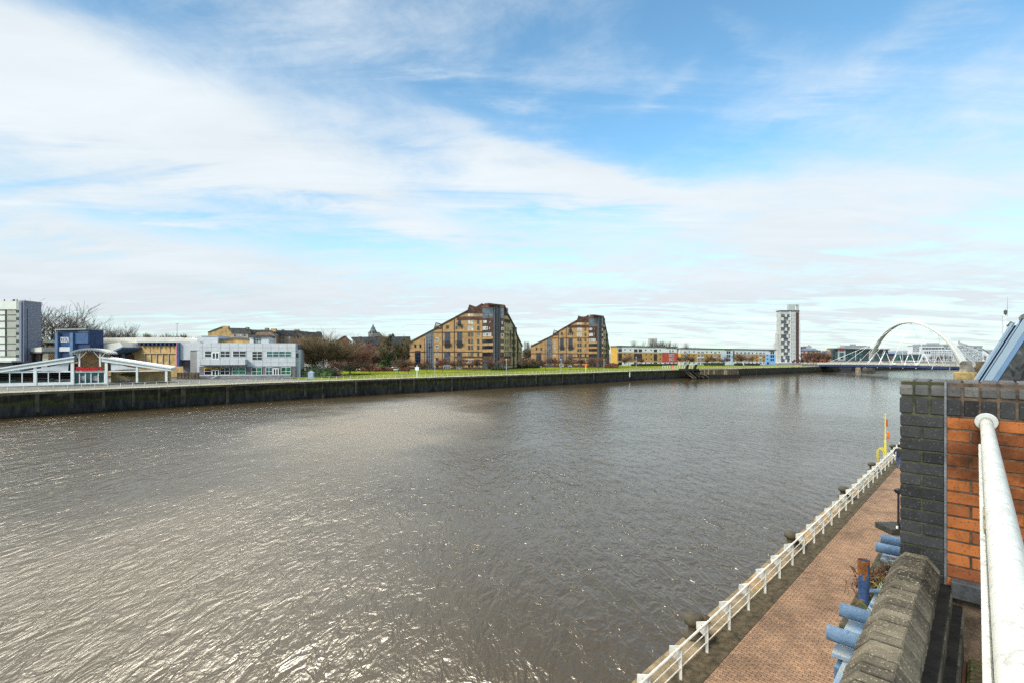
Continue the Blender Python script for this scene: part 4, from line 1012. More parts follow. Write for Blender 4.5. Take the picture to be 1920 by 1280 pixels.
(a,b),(c,d)=Z1(1355,530),Z1(1362,596); 
for x in (1385,1478,1570,1660): (a,b),(c,d)=Z1(x,528),Z1(x+5,596); FL.pbox(mb,a,b,c,d,0,.2)
mb.build('pilaster',mat('stone_trim',(.40,.34,.25),.9,.1,.6),t)
fb(FL,Z1,715,515,945,570,-6,2.5,mat('parapet_grey',(.46,.46,.44),.7,.06,.6),'parapet',t)
fb(FL,Z1,952,518,1104,585,-6,1.5,tan_brick,'upper_wall',t); fb(FL,Z1,944,514,954,600,-6,2.6,wp,'corner_trim',t)
fp(FL,Z1,[(985,596),(1105,530),(1285,503),(1312,548),(1180,600)],-1,6.5,roof_cream,'lower_roof',t)
fp(FL,Z1,[(965,612),(965,596),(1180,598),(1312,546),(1312,560),(1190,612)],-1,7,post_blue,'fascia',t)
fb(FL,Z1,960,612,1240,700,-4,2,mat('recess_brown',(.12,.085,.05),.9,.2,.5),'wall',t)
for x in (1220,1155): fb(FL,Z1,x,605,x+14,680,3,3.6,post_blue,'post',t)
fp(FL,Z1,[(385,588),(440,555),(540,545),(540,590)],0,5,roof_cream,'porch_roof',t); fb(FL,Z1,382,588,545,600,0,5.2,slate,'porch_fascia',t)
for x in (445,505): fb(FL,Z1,x,600,x+12,680,4,4.6,dark,'porch_post',t)
# sign tower
FS = Fac(at(105,146,0)[:2], at(172,143,0)[:2])
t = thing('sign_tower','blue framed sign tower with a flat grey roof and pale lettering','sign tower',(*FS.P(138,700)[:2],4))
ZS = lambda x,y: (100+x/18.29, 610+y/18.29)
fb(FS,ZS,190,160,1235,1150,-4,-.2,navy,'frame_box',t)
fb(FS,ZS,180,128,1250,160,-5,1,roof_grey,'roof',t)
fb(FS,ZS,165,268,258,1250,-.3,.9,post_blue,'pillar',t); fb(FS,ZS,678,268,780,1150,-.3,.9,post_blue,'pillar',t)
fb(FS,ZS,262,392,676,728,-.2,.25,sign_blue,'sign_panel',t)
fb(FS,ZS,782,272,1228,612,-.2,.35,mat('panel_blue',(.045,.09,.19),.5,.12,.7),'side_panel',t)
fb(FS,ZS,265,735,665,885,-.2,.5,mat('parapet_grey2',(.48,.47,.46),.7,.06,.6),'lower_band',t)
text_mesh("ODEON",'sign_lettering',white_wall,t,FS,100+290/18.29,100+580/18.29,610+580/18.29,610+405/18.29,.28,.08,bold=.01)
text_mesh("THE QUAY",'sign_lettering',white_wall,t,FS,100+830/18.29,100+1200/18.29,610+258/18.29,610+190/18.29,-.15,.08)

# ------------------------------------------------------------------ hotel at the left edge
FH = Fac(at(-60,150,0)[:2], at(42,150,0)[:2]); FH2=Fac(at(42,150,0)[:2], at(75,156,0)[:2])
t = thing('hotel_block','cream banded block with a blue grey end wall at the left edge','building',(*FH.P(0,700)[:2],4))
fb(FH,Z1,-330,122,205,900,-5.4,0,cream_panel,'wall',t)
fb(FH,Z1,62,200,152,632,-.1,.12,cream_grey,'panel',t); fb(FH,Z1,152,118,205,668,-.1,.1,mat('stair_panel',(.30,.31,.28),.6,.1,.5),'panel',t)
for y in (202,248,305,372,450,512,570,628): fb(FH,Z1,-330,y-3,150,y+3,-.1,.3,taupe,'band',t)
fb(FH,Z1,56,202,64,625,0,.32,dark,'drainpipe',t)
for k in range(7):
    y=205+k*68; (a,b),(c,d)=Z1(154,y),Z1(176,y+24); window(FH,a,b,c,d,t,1,1,dark,glass,.1,.1,base=.1)
fb(FH,Z1,186,130,207,668,-.2,.35,bluegrey,'corner_strip',t)
fb(FH2,Z1,206,130,368,900,-.6,.45,bluegrey,'end_wall',t); fb(FH2,Z1,206,124,370,134,-.7,.6,mat('parapet_trim',(.28,.29,.33),.5,.05,1),'parapet',t)
fb(FH2,Z1,236,190,240,665,.4,.5,dark,'joint',t)
fb(FH,Z1,-330,668,210,682,0,3.4,conc_pale,'porch_roof',t); fb(FH,Z1,-330,682,205,712,0,2.8,dark,'porch',t); fb(FH,Z1,46,660,72,690,3.3,3.6,post_blue,'porch_sign',t)
for k,x in enumerate((10,92,104,128)):
    mb=MB(); p=FH.P(*Z1(x,118),-1); mb.lathe([(.03,-.1),(.12,.1),(.15,.3),(.05,.45),(.07,.52),(.02,.6)],(p.x,p.y,p.z),7,sx=1.5); tag(mb.build('roosting_bird',dark),'dark bird perched on the roof edge of the cream block','bird','birds perched on the cream block')

# ------------------------------------------------------------------ grey office
Z2 = lambda x,y: (300+x/6, 570+y/6)
FO = Fac(at(374,141,0)[:2], at(554,147,0)[:2])
t = thing('office_building','two storey grey panelled office with a long balcony and green ground floor windows','office building',(*FO.P(460,707)[:2],4))
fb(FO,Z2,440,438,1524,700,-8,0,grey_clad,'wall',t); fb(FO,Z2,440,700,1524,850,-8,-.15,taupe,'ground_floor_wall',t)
mb=MB()
for x in (476,578,680,784,880,976,1062,1155,1248,1336,1430): (a,b),(c,d)=Z2(x-1.2,440),Z2(x+1.2,700); FO.pbox(mb,a,b,c,d,-.05,.018)
for y in (487,523,600,655,698): (a,b),(c,d)=Z2(440,y-1.1),Z2(1524,y+1.1); FO.pbox(mb,a,b,c,d,-.05,.014)
mb.build('panel_joints',clad_joint,t)
wf=white_frame
for (x0,y0,x1,y1,nx,ny,gl) in ((503,524,582,596,1,2,glass),(676,524,790,596,2,2,glass),(818,524,970,592,2,2,glass),(1036,528,1152,628,2,3,glass),(1198,528,1478,592,4,2,glass_green),
    (498,708,580,792,1,2,glass),(676,708,784,792,2,2,glass),(812,708,966,786,2,2,glass_green),(1032,708,1146,800,2,2,glass_green),(1190,706,1265,800,2,2,glass_teal),(1362,704,1474,800,2,2,glass_green)):
    (a,b),(c,d)=Z2(x0,y0),Z2(x1,y1); 
    if gl is glass_green and y0<600: gl=glass_teal
    window(FO,a,b,c,d,t,nx,ny,wf,gl,.1,.09,pane=True)
for (x0,y0,x1,y1) in ((584,540,668,618),(584,736,664,822),(1270,718,1336,802)):
    (a,b),(c,d)=Z2(x0,y0),Z2(x1,y1); window(FO,a,b,c,d,t,2,1,wf,glass,.16,.22,pane=True,name='door')
fb(FO,Z2,486,618,982,680,-.1,1.9,grey_clad,'balcony',t)
mb=MB()
for x in (486,590,702,805,905,980): (a,b),(c,d)=Z2(x-1.2,618),Z2(x+1.2,680); FO.pbox(mb,a,b,c,d,1.85,1.92)
mb.build('balcony_joints',clad_joint,t)
fb(FO,Z2,480,680,985,686,-.1,1.95,dark,'balcony_edge',t)
mb=MB()
for k in range(13):
    x=500+k*40; (a,b),(c,d)=Z2(x-1,598),Z2(x+1,618); FO.pbox(mb,a,b,c,d,1.8,1.86)
(a,b),(c,d)=Z2(495,596),Z2(985,600); FO.pbox(mb,a,b,c,d,1.78,1.88); mb.build('balcony_rail',roof_grey,t)
fb(FO,Z2,370,358,608,440,-14,-3,grey_clad,'rooftop_box',t); fb(FO,Z2,425,352,605,362,-14.5,-2.8,roof_grey,'rooftop_edge',t)
fb(FO,Z2,986,372,1030,440,-10,-2,grey_clad,'rooftop_box',t); fb(FO,Z2,1118,368,1204,440,-10,-2,grey_clad,'rooftop_box',t)
(a,b),(c,d)=Z2(1020,370),Z2(1120,436); window(FO,a,b,c,d,t,2,2,green_dark,glass_pale,.1,.1,base=-2.6)
fb(FO,Z2,980,348,1212,370,-10,-1.4,slate,'stair_roof',t)
fp(FO,Z2,[(608,436),(608,392),(800,372),(985,385),(985,436)],-14,-5,yellow_stone,'rear_wall',t); fp(FO,Z2,[(605,398),(605,386),(800,363),(988,378),(988,390),(800,376)],-14.5,-4.4,post_blue,'rear_roof_edge',t)
fb(FO,Z2,1524,452,1546,820,-8,-3.5,taupe,'end_wall',t); fb(FO,Z2,1524,510,1570,830,-8,-1.2,grey_clad,'end_bay',t)
(a,b),(c,d)=Z2(1524,552),Z2(1550,596); window(FO,a,b,c,d,t,1,1,dark,glass,.1,.1,base=-1.2)
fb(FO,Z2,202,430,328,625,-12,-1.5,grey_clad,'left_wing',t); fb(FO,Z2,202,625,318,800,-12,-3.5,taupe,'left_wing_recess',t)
fb(FO,Z2,326,425,442,850,-12,-.9,mat('panel_taupe',(.30,.285,.27),.8,.08,.5),'stair_wall',t); fb(FO,Z2,326,425,442,518,-12,-.6,grey_clad,'stair_cap',t); fb(FO,Z2,406,518,442,850,-12,-.7,grey_clad,'stair_side',t)
fb(FO,Z2,175,430,186,700,-8,-.5,mat('pink_trim',(.45,.12,.25),.6,.1,1),'corner_strip',t); fb(FO,Z2,186,430,202,700,-8,-.7,post_blue,'corner_strip',t)
text_mesh("MARCUA.",'sign_lettering',sign_yellow,t,FO,300+500/6,300+665/6,570+730/6,570+708/6,.14,.12,bold=.02)
text_mesh("/",'sign_lettering',sign_yellow,t,FO,300+700/6,300+720/6,570+728/6,570+708/6,.14,.12,bold=.02)
fb(FO,Z2,455,795,1480,835,1.0,1.3,mat('ramp_wall',(.22,.21,.21),.9,.15,.8),'ramp_wall',t); fb(FO,Z2,455,790,1480,796,1.0,1.4,wp,'ramp_rail',t)
mb=MB(); mb.bar(FO.P(*Z2(590,838),1.7),FO.P(*Z2(672,792),1.7),.12); mb.build('stair_rail',wp,t)
p = FO.P(*Z2(310,860),4)
FT = Fac((FO.P(335,712,3.0))[:2], (FO.P(373,712,3.0))[:2])
t2=thing('timber_fence','weathered brown timber fence left of the grey office','fence',(*FT.A,4.3)); fb(FT,Z2,190,765,440,848,-.2,0,timber,'boards',t2)
mb=MB()
for k in range(7): (a,b),(c,d)=Z2(195+k*39,762),Z2(201+k*39,850); FT.pbox(mb,a,b,c,d,0,.1)
mb.build('posts',timber,t2)
t2=thing('steel_fence','grey panel fence to the right of the grey office','fence',(*FO.P(562,706)[:2],4.2)); fb(FO,Z2,1575,758,1645,815,-2,-1.8,mat('fence_grey',(.20,.21,.24),.6,.1,1),'panels',t2)
for x in (1578,1610,1642): fb(FO,Z2,x-2,755,x+2,818,-1.8,-1.7,dark,'post',t2)
p=FO.P(*Z2(1750,850),8); z=zg(p.x)
mb=MB(); mb.box(p.x-.75,p.y-.5,z,p.x+.75,p.y+.5,z+1.7); mb.loop([(p.x-.8,p.y-.55,z+1.7),(p.x+.8,p.y-.55,z+1.7),(p.x+.8,p.y+.55,z+1.7),(p.x-.8,p.y+.55,z+1.7)],[(p.x-.1,p.y-.1,z+2.2),(p.x+.1,p.y-.1,z+2.2),(p.x+.1,p.y+.1,z+2.2),(p.x-.1,p.y+.1,z+2.2)])
tag(mb.build('utility_cabinet',mat('cabinet_blue',(.28,.33,.40),.6,.08,1)),'small grey blue utility cabinet with a peaked top on the quay','cabinet')

# ------------------------------------------------------------------ tenements, school, spire
def tenement(label,A,B,Z,walls,roofs,chims,wins,wm=sandstone):
    f=Fac(at(*A,0)[:2],at(*B,0)[:2]); t=thing('tenement',label,'tenement',(f.A.x,f.A.y,3.9))
    for p,m in walls: fp(f,Z,p,-12,0,m,'wall',t)
    for p in roofs: fp(f,Z,p,-12,.4,slate,'roof',t)
    for (x0,y0,x1,y1,m) in chims: fb(f,Z,x0,y0,x1,y1,-4,-1,m,'chimney',t)
    for (x0,y0,x1,y1,g_) in wins: (a,b),(c,d)=Z(x0,y0),Z(x1,y1); window(f,a,b,c,d,t,1,2,white_frame if g_ is glass_pale else dark,g_,.1,.1)
    return t
tenement('golden sandstone gable and dark slate roof above the grey office',(389,250),(468,255),Z2,
 [([(540,520),(540,318),(692,262),(760,268),(808,328),(808,520)],yellow_stone),([(808,520),(808,328),(990,330),(990,520)],mat('sandstone_grey',(.36,.30,.22),.9,.2,.5))],
 [[(540,320),(540,312),(692,254),(700,266)],[(760,268),(960,272),(1000,332),(810,328)]],[(692,246,762,275,yellow_stone),(955,258,985,290,sandstone)],[(835,345,850,362,glass),(900,345,915,362,glass_pale),(945,345,960,362,glass)])
tenement('brown sandstone tenement with slate roofs, middle of the row above the office',(464,262),(520,265),Z2,
 [([(990,520),(990,332),(1115,292),(1115,520)],sandstone),([(1108,520),(1108,305),(1180,296),(1245,296),(1308,352),(1308,520)],mat('sandstone_brown',(.27,.185,.13),.9,.25,.5))],
 [[(985,334),(988,288),(1110,292),(1060,335)],[(1105,310),(1130,290),(1200,292),(1250,296),(1320,356),(1306,362),(1240,308),(1180,305)]],[(1172,268,1206,300,sandstone),(1240,276,1296,310,yellow_stone)],[(1240,362,1252,386,glass_pale),(1060,350,1075,370,glass)])
ws=[]
for k,x in enumerate((1348,1380,1448,1508,1542,1605,1650,1700,1760)):
    for y in (364,418,470): ws.append((x,y,x+16,y+28,glass_pale if (k+y)%3==0 else glass))
tenement('long grey brown sandstone tenement with slate roof, right end of the row',(518,270),(606,285),Z2,
 [([(1306,560),(1306,352),(1825,372),(1825,560)],sandstone)],
 [[(1300,354),(1310,296),(1560,300),(1640,312),(1820,322),(1830,374)]],[(1380,286,1405,300,sandstone),(1520,286,1578,312,yellow_stone),(1775,308,1818,328,sandstone),(1640,308,1670,322,sandstone)],ws)
Z3 = lambda x,y: (560+x/8, 580+y/8)
ws=[(x,y,x+22,y+34,glass_pale if (x+y)%2 else glass) for x in (1160,1200) for y in (530,580,650,700,760)]+[(x,y,x+18,y+26,glass_pale) for x in (1330,1400,1470,1540,1600) for y in (560,620)]
tenement('red brick tenement with pale windows below the church spire',(684,300),(768,310),Z3,
 [([(1000,900),(1000,530),(1060,470),(1150,520),(1150,900)],red_brick),([(1150,900),(1150,520),(1660,520),(1660,900)],mat('brick_pale',(.28,.17,.11),.9,.25,.6)),([(900,900),(900,490),(1000,490),(1000,900)],mat('render_grey',(.30,.28,.25),.9,.1,.5))],
 [[(880,492),(800,415),(1080,410),(1120,490)],[(1080,530),(1090,412),(1670,405),(1690,525)],[(990,535),(1060,462),(1160,520),(1150,528),(1060,476)]],[(905,405,950,420,sandstone)],ws)
tenement('red tiled house roof rising from the bare trees left of the spire',(630,270),(656,272),Z3,
 [([(560,800),(560,470),(680,400),(745,440),(745,800)],mat('tile_red',(.22,.10,.06),.9,.25,.6))],[[(545,480),(675,398),(700,400),(575,488)],[(680,396),(700,398),(790,480),(770,490)]],[(700,392,715,410,sandstone)],[])
t=thing('church_spire','tall grey stone church spire rising above the tenement roofs','church',(at(699.5,345,4)))
x0=t.location.x; mb=MB(); zz_=lambda y: zpx(580+y/8,345)
mb.lathe([(3.4,3),(3.4,zz_(390)),(3.7,zz_(385)),(3.2,zz_(370)),(2.9,zz_(345)),(3.3,zz_(340))],(x0,345,0),8); mb.build('tower',mat('spire_stone',(.20,.19,.17),.9,.2,.8),t)
mb=MB(); mb.lathe([(2.6,zz_(340)),(2.4,zz_(320)),(1.4,zz_(290)),(1.7,zz_(287)),(1.2,zz_(270)),(.5,zz_(250)),(.8,zz_(247)),(.3,zz_(235)),(.08,zz_(215))],(x0,345,0),8); mb.build('spire',mat('spire_lead',(.13,.15,.14),.7,.2,1),t)
mb=MB()
for k in range(8):
    a=2*pi*k/8+.39; mb.box(x0+2.9*cos(a)-.3,345+2.9*sin(a)-.3,zz_(370),x0+2.9*cos(a)+.3,345+2.9*sin(a)+.3,zz_(345))
mb.build('belfry_opening',dark,t)
t=thing('pyramid_roof','dark pointed slate roof right of the church spire','building',(at(709.5,335,4)))
mb=MB(); x0=t.location.x; mb.box(x0-2,333,4,x0+2,337,zz_(410)); mb.build('wall',sandstone,t)
mb=MB(); mb.loop([(x0-2.6,332,zz_(415)),(x0+2.6,332,zz_(415)),(x0+2.6,338,zz_(415)),(x0-2.6,338,zz_(415))],[(x0-.5,334.6,zz_(352)),(x0+.5,334.6,zz_(352)),(x0+.5,335.4,zz_(352)),(x0-.5,335.4,zz_(352))]); mb.build('roof',slate,t)
# street lamps and posts on the far promenade
def post(name,label,cat,px,pyb,pyt,m,r=.09,head=None):
    i=idx_px(px); q=ES[i][0]+ES[i][1]*3.2; Y=q.y; z=zg(q.x); X=(px-CX)/F*Y; t=thing(name,label,cat,(X,Y,z)); zt=zpx(pyt,Y)
    mb=MB(); mb.tube([(X,Y,z),(X,Y,zt)],[r*1.3,r],6); mb.build('pole',m,t)
    mb=MB()
    if head=='sign': mb.box(X-.55,Y-.08,zt-1.5,X+.55,Y-.02,zt-.5)
    elif head=='ring': mb.box(X-.4,Y-.15,zt-1.2,X+.4,Y+.1,zt-.1)
    else: mb.lathe([(.1,zt),(.3,zt+.15),(.28,zt+.4),(.05,zt+.5)],(X,Y,0),8)
    mb.build('sign_panel' if head else 'lamp_head', orange_p if head=='ring' else (white_paint if head else roof_grey),t); return t
post('signpost','white signpost on the promenade at the first brick block left corner','signpost',782,709,684,white_paint,.11,'sign')
post('street_lamp','slim lamp post before the blue grey stair slot of the first brick block','street lamp',815.5,708,676,roof_grey)
post('street_lamp','slim lamp post before the corner tower right side of the first brick block','street lamp',949.5,703,675,conc_pale)
post('street_lamp','slim lamp post left before the second brick block balconies','street lamp',1052,698,675,roof_grey)
post('street_lamp','slim lamp post at the right corner of the second brick block','street lamp',1132.5,695,675,roof_grey)
post('street_lamp','lamp post left of the jetty before the coloured flats','street lamp',1193,690,670,roof_grey)
post('life_ring_post','orange and yellow life ring post on the far quay under the second brick block','life ring post',1098.5,697,681,yellow_paint,.16,'ring')
t=thing('street_lamp','tall thin lamp post behind the long cream roof','street lamp',at(332,260,4)); mb=MB(); mb.tube([at(332,260,4),at(332,260,zpx(607,260))],[.16,.1],6); mb.build('pole',roof_grey,t); mb=MB(); mb.bar(at(329,260,zpx(607,260)),at(335,260,zpx(607,260)),.3); mb.build('lamp_head',roof_grey,t)
post('marker_post','short orange marker post on the promenade at the left of the jetty','post',1262,690,684,orange_p,.25,'ring')
# timber jetty
FJ = Fac(onz(1310,709,0)[:2], onz(1387,706.8,0)[:2])
t=thing('timber_jetty','wrecked dark timber jetty jutting from the far quay wall','jetty',(*FJ.P(1350,700)[:2],0))
ZJ=lambda x,y:(1260+x/13.71,670+y/13.71)
fb(FJ,ZJ,720,292,1735,320,-12,0,timber,'deck',t); fb(FJ,ZJ,740,320,1725,430,-11,-.6,mat('jetty_shade',(.035,.028,.02),.95,.4,.6),'inner_shade',t)  # dark fill below the deck is coloured as shade behind the planks
fb(FJ,ZJ,940,430,1745,520,-11.5,.3,black_timber,'waterline_beam',t)
R=random.Random(12)
for k in range(21):
    x=745+k*47+R.uniform(-8,8); fb(FJ,ZJ,x,300+R.uniform(-4,10),x+R.uniform(12,24),R.uniform(425,450),-.6,.1+R.uniform(0,.15),timber if R.random()<.75 else mat('light_timber',(.30,.25,.17),.9,.3,1),'plank',t)
for k in range(12):
    x=330+k*52; 
    mb=MB(); mb.bar(FJ.P(*ZJ(x,330+R.uniform(-15,30)),-1.5+R.uniform(-1,1)),FJ.P(*ZJ(x+110+R.uniform(-20,30),470+R.uniform(0,60)),.3+R.uniform(-1,1)),.5,.4); mb.build('broken_beam',timber if k%2 else black_timber,t)
for k in range(8):
    x=640+k*42; fb(FJ,ZJ,x,440,x+16,530+R.uniform(-14,10),-1,-.3,black_timber,'pile',t)
fb(FJ,ZJ,420,285,720,330,-6,-.5,black_timber,'deck',t)
for x in (470,680):
    fp(FJ,ZJ,[(x-45,285),(x+10,175),(x+48,172),(x+15,275),(x+5,290)],-2.4,-1.7,black_timber,'dolphin_fin',t)
mb=MB()
for k in range(14):
    x=240+k*65; (a,b),(c,d)=ZJ(x-3,215),ZJ(x+3,292); FJ.pbox(mb,a,b,c,d,-12.2,-12.05)
(a,b),(c,d)=ZJ(240,212),ZJ(1090,220); FJ.pbox(mb,a,b,c,d,-12.2,-12.05); mb.build('jetty_rail',wp,t)

# ------------------------------------------------------------------ arch bridge
P2=at(1634,316,0); P1=at(1808,233,0); FA=Fac(P2[:2],P1[:2])
t=thing('arch_bridge','blue edged road bridge under one white arch that crosses it diagonally','bridge',(P1.x,P1.y,0))
ctr=[(1633,672.5),(1637,661),(1642.5,650),(1649,638.5),(1656.5,629),(1664,621.5),(1672.5,615.3),(1681,610.4),(1690,607),(1699,605.2),(1708,604.6),(1717,605.3),(1727,607.4),(1737,611),(1747.5,616),(1758,622.7),(1768,630),(1777,637.8),(1785,646.5),(1793,657),(1800,668),(1806.5,679)]
uz=[FA.uz(*p) for p in ctr]; n=len(uz)
def arch_secs():
    S=[]
    for k,(u,z) in enumerate(uz):
        a=uz[max(k-1,0)]; b=uz[min(k+1,n-1)]; T=Vector((b[0]-a[0],b[1]-a[1])).normalized(); Nn=Vector((-T.y,T.x))
        s=k/(n-1); wdt=.85*(2.1*(1-s)+2.7*s)*(.38+.62*abs(2*s-1)**1.2); dep=(1.5+1.1*abs(2*s-1))*.5
        S.append([FA.p(u+Nn.x*wdt/2*q1,z+Nn.y*wdt/2*q1,dep*q2) for q1,q2 in ((1,.7),(.3,1),(-.6,1),(-1,.5),(-1,-.5),(-.6,-1),(.3,-1),(1,-.7))])
    return S
S=arch_secs(); mb=MB()
for a,b in zip(S[:-1],S[1:]): mb.loop(a,b,0,False)
mb.face(S[0]); mb.face(S[-1]); mb.build('arch',arch_paint,t)
# deck along a straight line with a gentle crown
DA=Vector((205,338)); DB=Vector((236,216)); du=(DB-DA).normalized(); dn=Vector((-du.y,du.x)); 
if dn.x>0: dn=-dn
def dk(s,o,z): q=DA+(DB-DA)*s+dn*o; return Vector((q.x,q.y,z))
dz=lambda s: 4.1+1.1*sin(pi*min(1,max(0,s*.8+.12)))+.2*s
mb=MB(); mb2=MB(); mb3=MB()
for k in range(24):
    a,b=k/24,(k+1)/24; za,zb=dz(a),dz(b); hw=6.5
    mb.hexa([dk(a,hw,za-.5),dk(b,hw,zb-.5),dk(b,-hw,zb-.5),dk(a,-hw,za-.5),dk(a,hw,za),dk(b,hw,zb),dk(b,-hw,zb),dk(a,-hw,za)])
    mb2.hexa([dk(a,hw+.4,za-1.15),dk(b,hw+.4,zb-1.15),dk(b,hw,zb-1.4),dk(a,hw,za-1.4),dk(a,hw+.4,za+.1),dk(b,hw+.4,zb+.1),dk(b,hw,zb+.1),dk(a,hw,za+.1)])
    mb3.hexa([dk(a,hw-1,za-1.6),dk(b,hw-1,zb-1.6),dk(b,-hw+1,zb-1.6),dk(a,-hw+1,za-1.6),dk(a,hw-1,za-.6),dk(b,hw-1,zb-.6),dk(b,-hw+1,zb-.6),dk(a,-hw+1,za-.6)])
mb.build('deck',asphalt,t); mb2.build('edge_beam',mat('bridge_blue',(.03,.05,.12),.5,.12,.5),t); mb3.build('underside_girder',navy,t)
mb=MB(); mb4=MB()
for k in range(60):
    s=k/59; z=dz(s); mb.box(*(dk(s,6.6,z)-Vector((.12,.12,0))),*(dk(s,6.6,z)+Vector((.12,.12,1.35))))
    if k%2==0: q=dk(s,6.75,z+.75); mb4.lathe([(.05,-.25),(.32,-.1),(.32,.15),(.05,.3)],q,6)
for s0 in range(24):
    a,b=s0/24,(s0+1)/24
    for h in (1.3,.85,.45): mb.bar(dk(a,6.6,dz(a)+h),dk(b,6.6,dz(b)+h),.14)
mb.build('parapet_railing',mat('parapet_cream',(.55,.50,.40),.6,.1,.6),t); mb4.build('parapet_lamps',conc_pale,t)
mb=MB()
for k in range(24):
    a,b=k/24,(k+1)/24; mb.hexa([dk(a,-6.3,dz(a)),dk(b,-6.3,dz(b)),dk(b,-6.6,dz(b)),dk(a,-6.6,dz(a)),dk(a,-6.3,dz(a)+1.1),dk(b,-6.3,dz(b)+1.1),dk(b,-6.6,dz(b)+1.1),dk(a,-6.6,dz(a)+1.1)])
mb.build('far_parapet',mat('parapet_cream',None) if 0 else MATS['parapet_cream'],t)
for k in range(7):      # raking hangers, alternating to both edges of the deck
    s=.14+k*.115; ai=int((.18+.66*k/6)*(n-1)); u,z=uz[ai]; top=FA.p(u,z-.3,0)
    mb=MB(); mb.tube([top,dk(s,6.9,dz(s))],.09,5); mb.build('hanger',white_paint,t)
    mb=MB(); mb.tube([top,dk(min(1,s+.09),-6.9,dz(s)+.2)],.07,5); mb.build('hanger',white_paint,t)
for a,b,r in (((1622,688.5),(1637,668),.17),((1645,688.5),(1661,655),.17),((1669,688.8),(1681,662),.15),((1693,689.5),(1704,662),.15),((1717,690.5),(1733,660),.16),((1747,691.5),(1764,651),.16),((1780,694),(1789,655),.16),
  ((1655,681),(1644,660),.1),((1670,681),(1662,660),.1),((1692,682),(1687,664),.1),((1716,683),(1709,663),.1),((1743,684),(1733,661),.1),((1770,685),(1757,660),.1),((1800,686),(1784,655),.12)):
    pa=at(a[0],Fac(dk(0,7,0)[:2],dk(1,7,0)[:2]).P(*a).y,0); FD=Fac(dk(0,6.95,0)[:2],dk(1,6.95,0)[:2]); q=FD.P(*a); 
    e=FA.P(*b); mb=MB(); mb.tube([q,q.lerp(e,.92)],r,5); mb.build('strut',white_paint,t)
for px,py in ((1677,681.5),(1697,682),(1718.5,682.5)):
    FD=Fac(dk(0,7.1,0)[:2],dk(1,7.1,0)[:2]); q=FD.P(px,py); mb=MB(); mb.lathe([(.1,-.6),(.6,-.4),(.6,.4),(.1,.6)],q,8); mb.build('floodlight',white_paint,t)
# piers
mb=MB(); q=P1
pr=[(1305,745),(1362,745),(1378,780),(1402,820),(1440,885),(1300,885),(1318,840),(1318,790)]
Z9=lambda x,y:(1600+x/6.4,560+y/6.4)
FP=Fac((P1+Vector((-2,0,0)))[:2],(P1+Vector((5,-1,0)))[:2]); FP.poly(mb,[Z9(*p) for p in pr],-2.2,2.2); mb.build('arch_pier',mat('pier_concrete',(.22,.20,.17),.9,.15,.4),t)
mb=MB(); c=FP.P(1812,700,0); mb.lathe([(4.6,-1),(4.6,2.6),(4.3,3.0),(3.6,3.1)],(c.x,c.y,0),20,sx=1.15,sy=.8); mb.build('pier_base',mat('pier_stone',(.36,.25,.10),.9,.2,.6),t,smooth=False)
c=at(1629,322,0); mb=MB(); mb.lathe([(3.9,-1),(4.0,1.2),(3.3,3.0),(2.4,3.7)],(c.x,c.y,0),12,sy=.7); mb.build('pier_base',mat('rock_dark',(.07,.065,.055),.95,.4,.8,bump=.6,bdist=.3),t)
c=at(1609,326,0); mb=MB(); mb.lathe([(1.9,-1),(1.5,.5),(1.3,3.4)],(c.x,c.y,0),10); mb.build('pier_column',mat('pier_tan',(.30,.23,.16),.9,.3,.8),t)
c=at(1583,336,0); mb=MB(); mb.box(c.x-3.5,c.y-2,-1,c.x+3.5,c.y+2,3.4); mb.build('abutment',mat('abut_dark',(.04,.04,.045),.9,.3,.8),t)
# right hand abutment wall
q=at(1856,226,0); t=thing('bridge_abutment','brown stone abutment at the right end of the arch bridge','abutment',(q.x,q.y,0))
mb=MB(); mb.box(q.x-2.8,q.y,-1,q.x+30,q.y+4,8.0); mb.build('wall',mat('abutment_brown',(.13,.10,.07),.95,.3,.4),t)
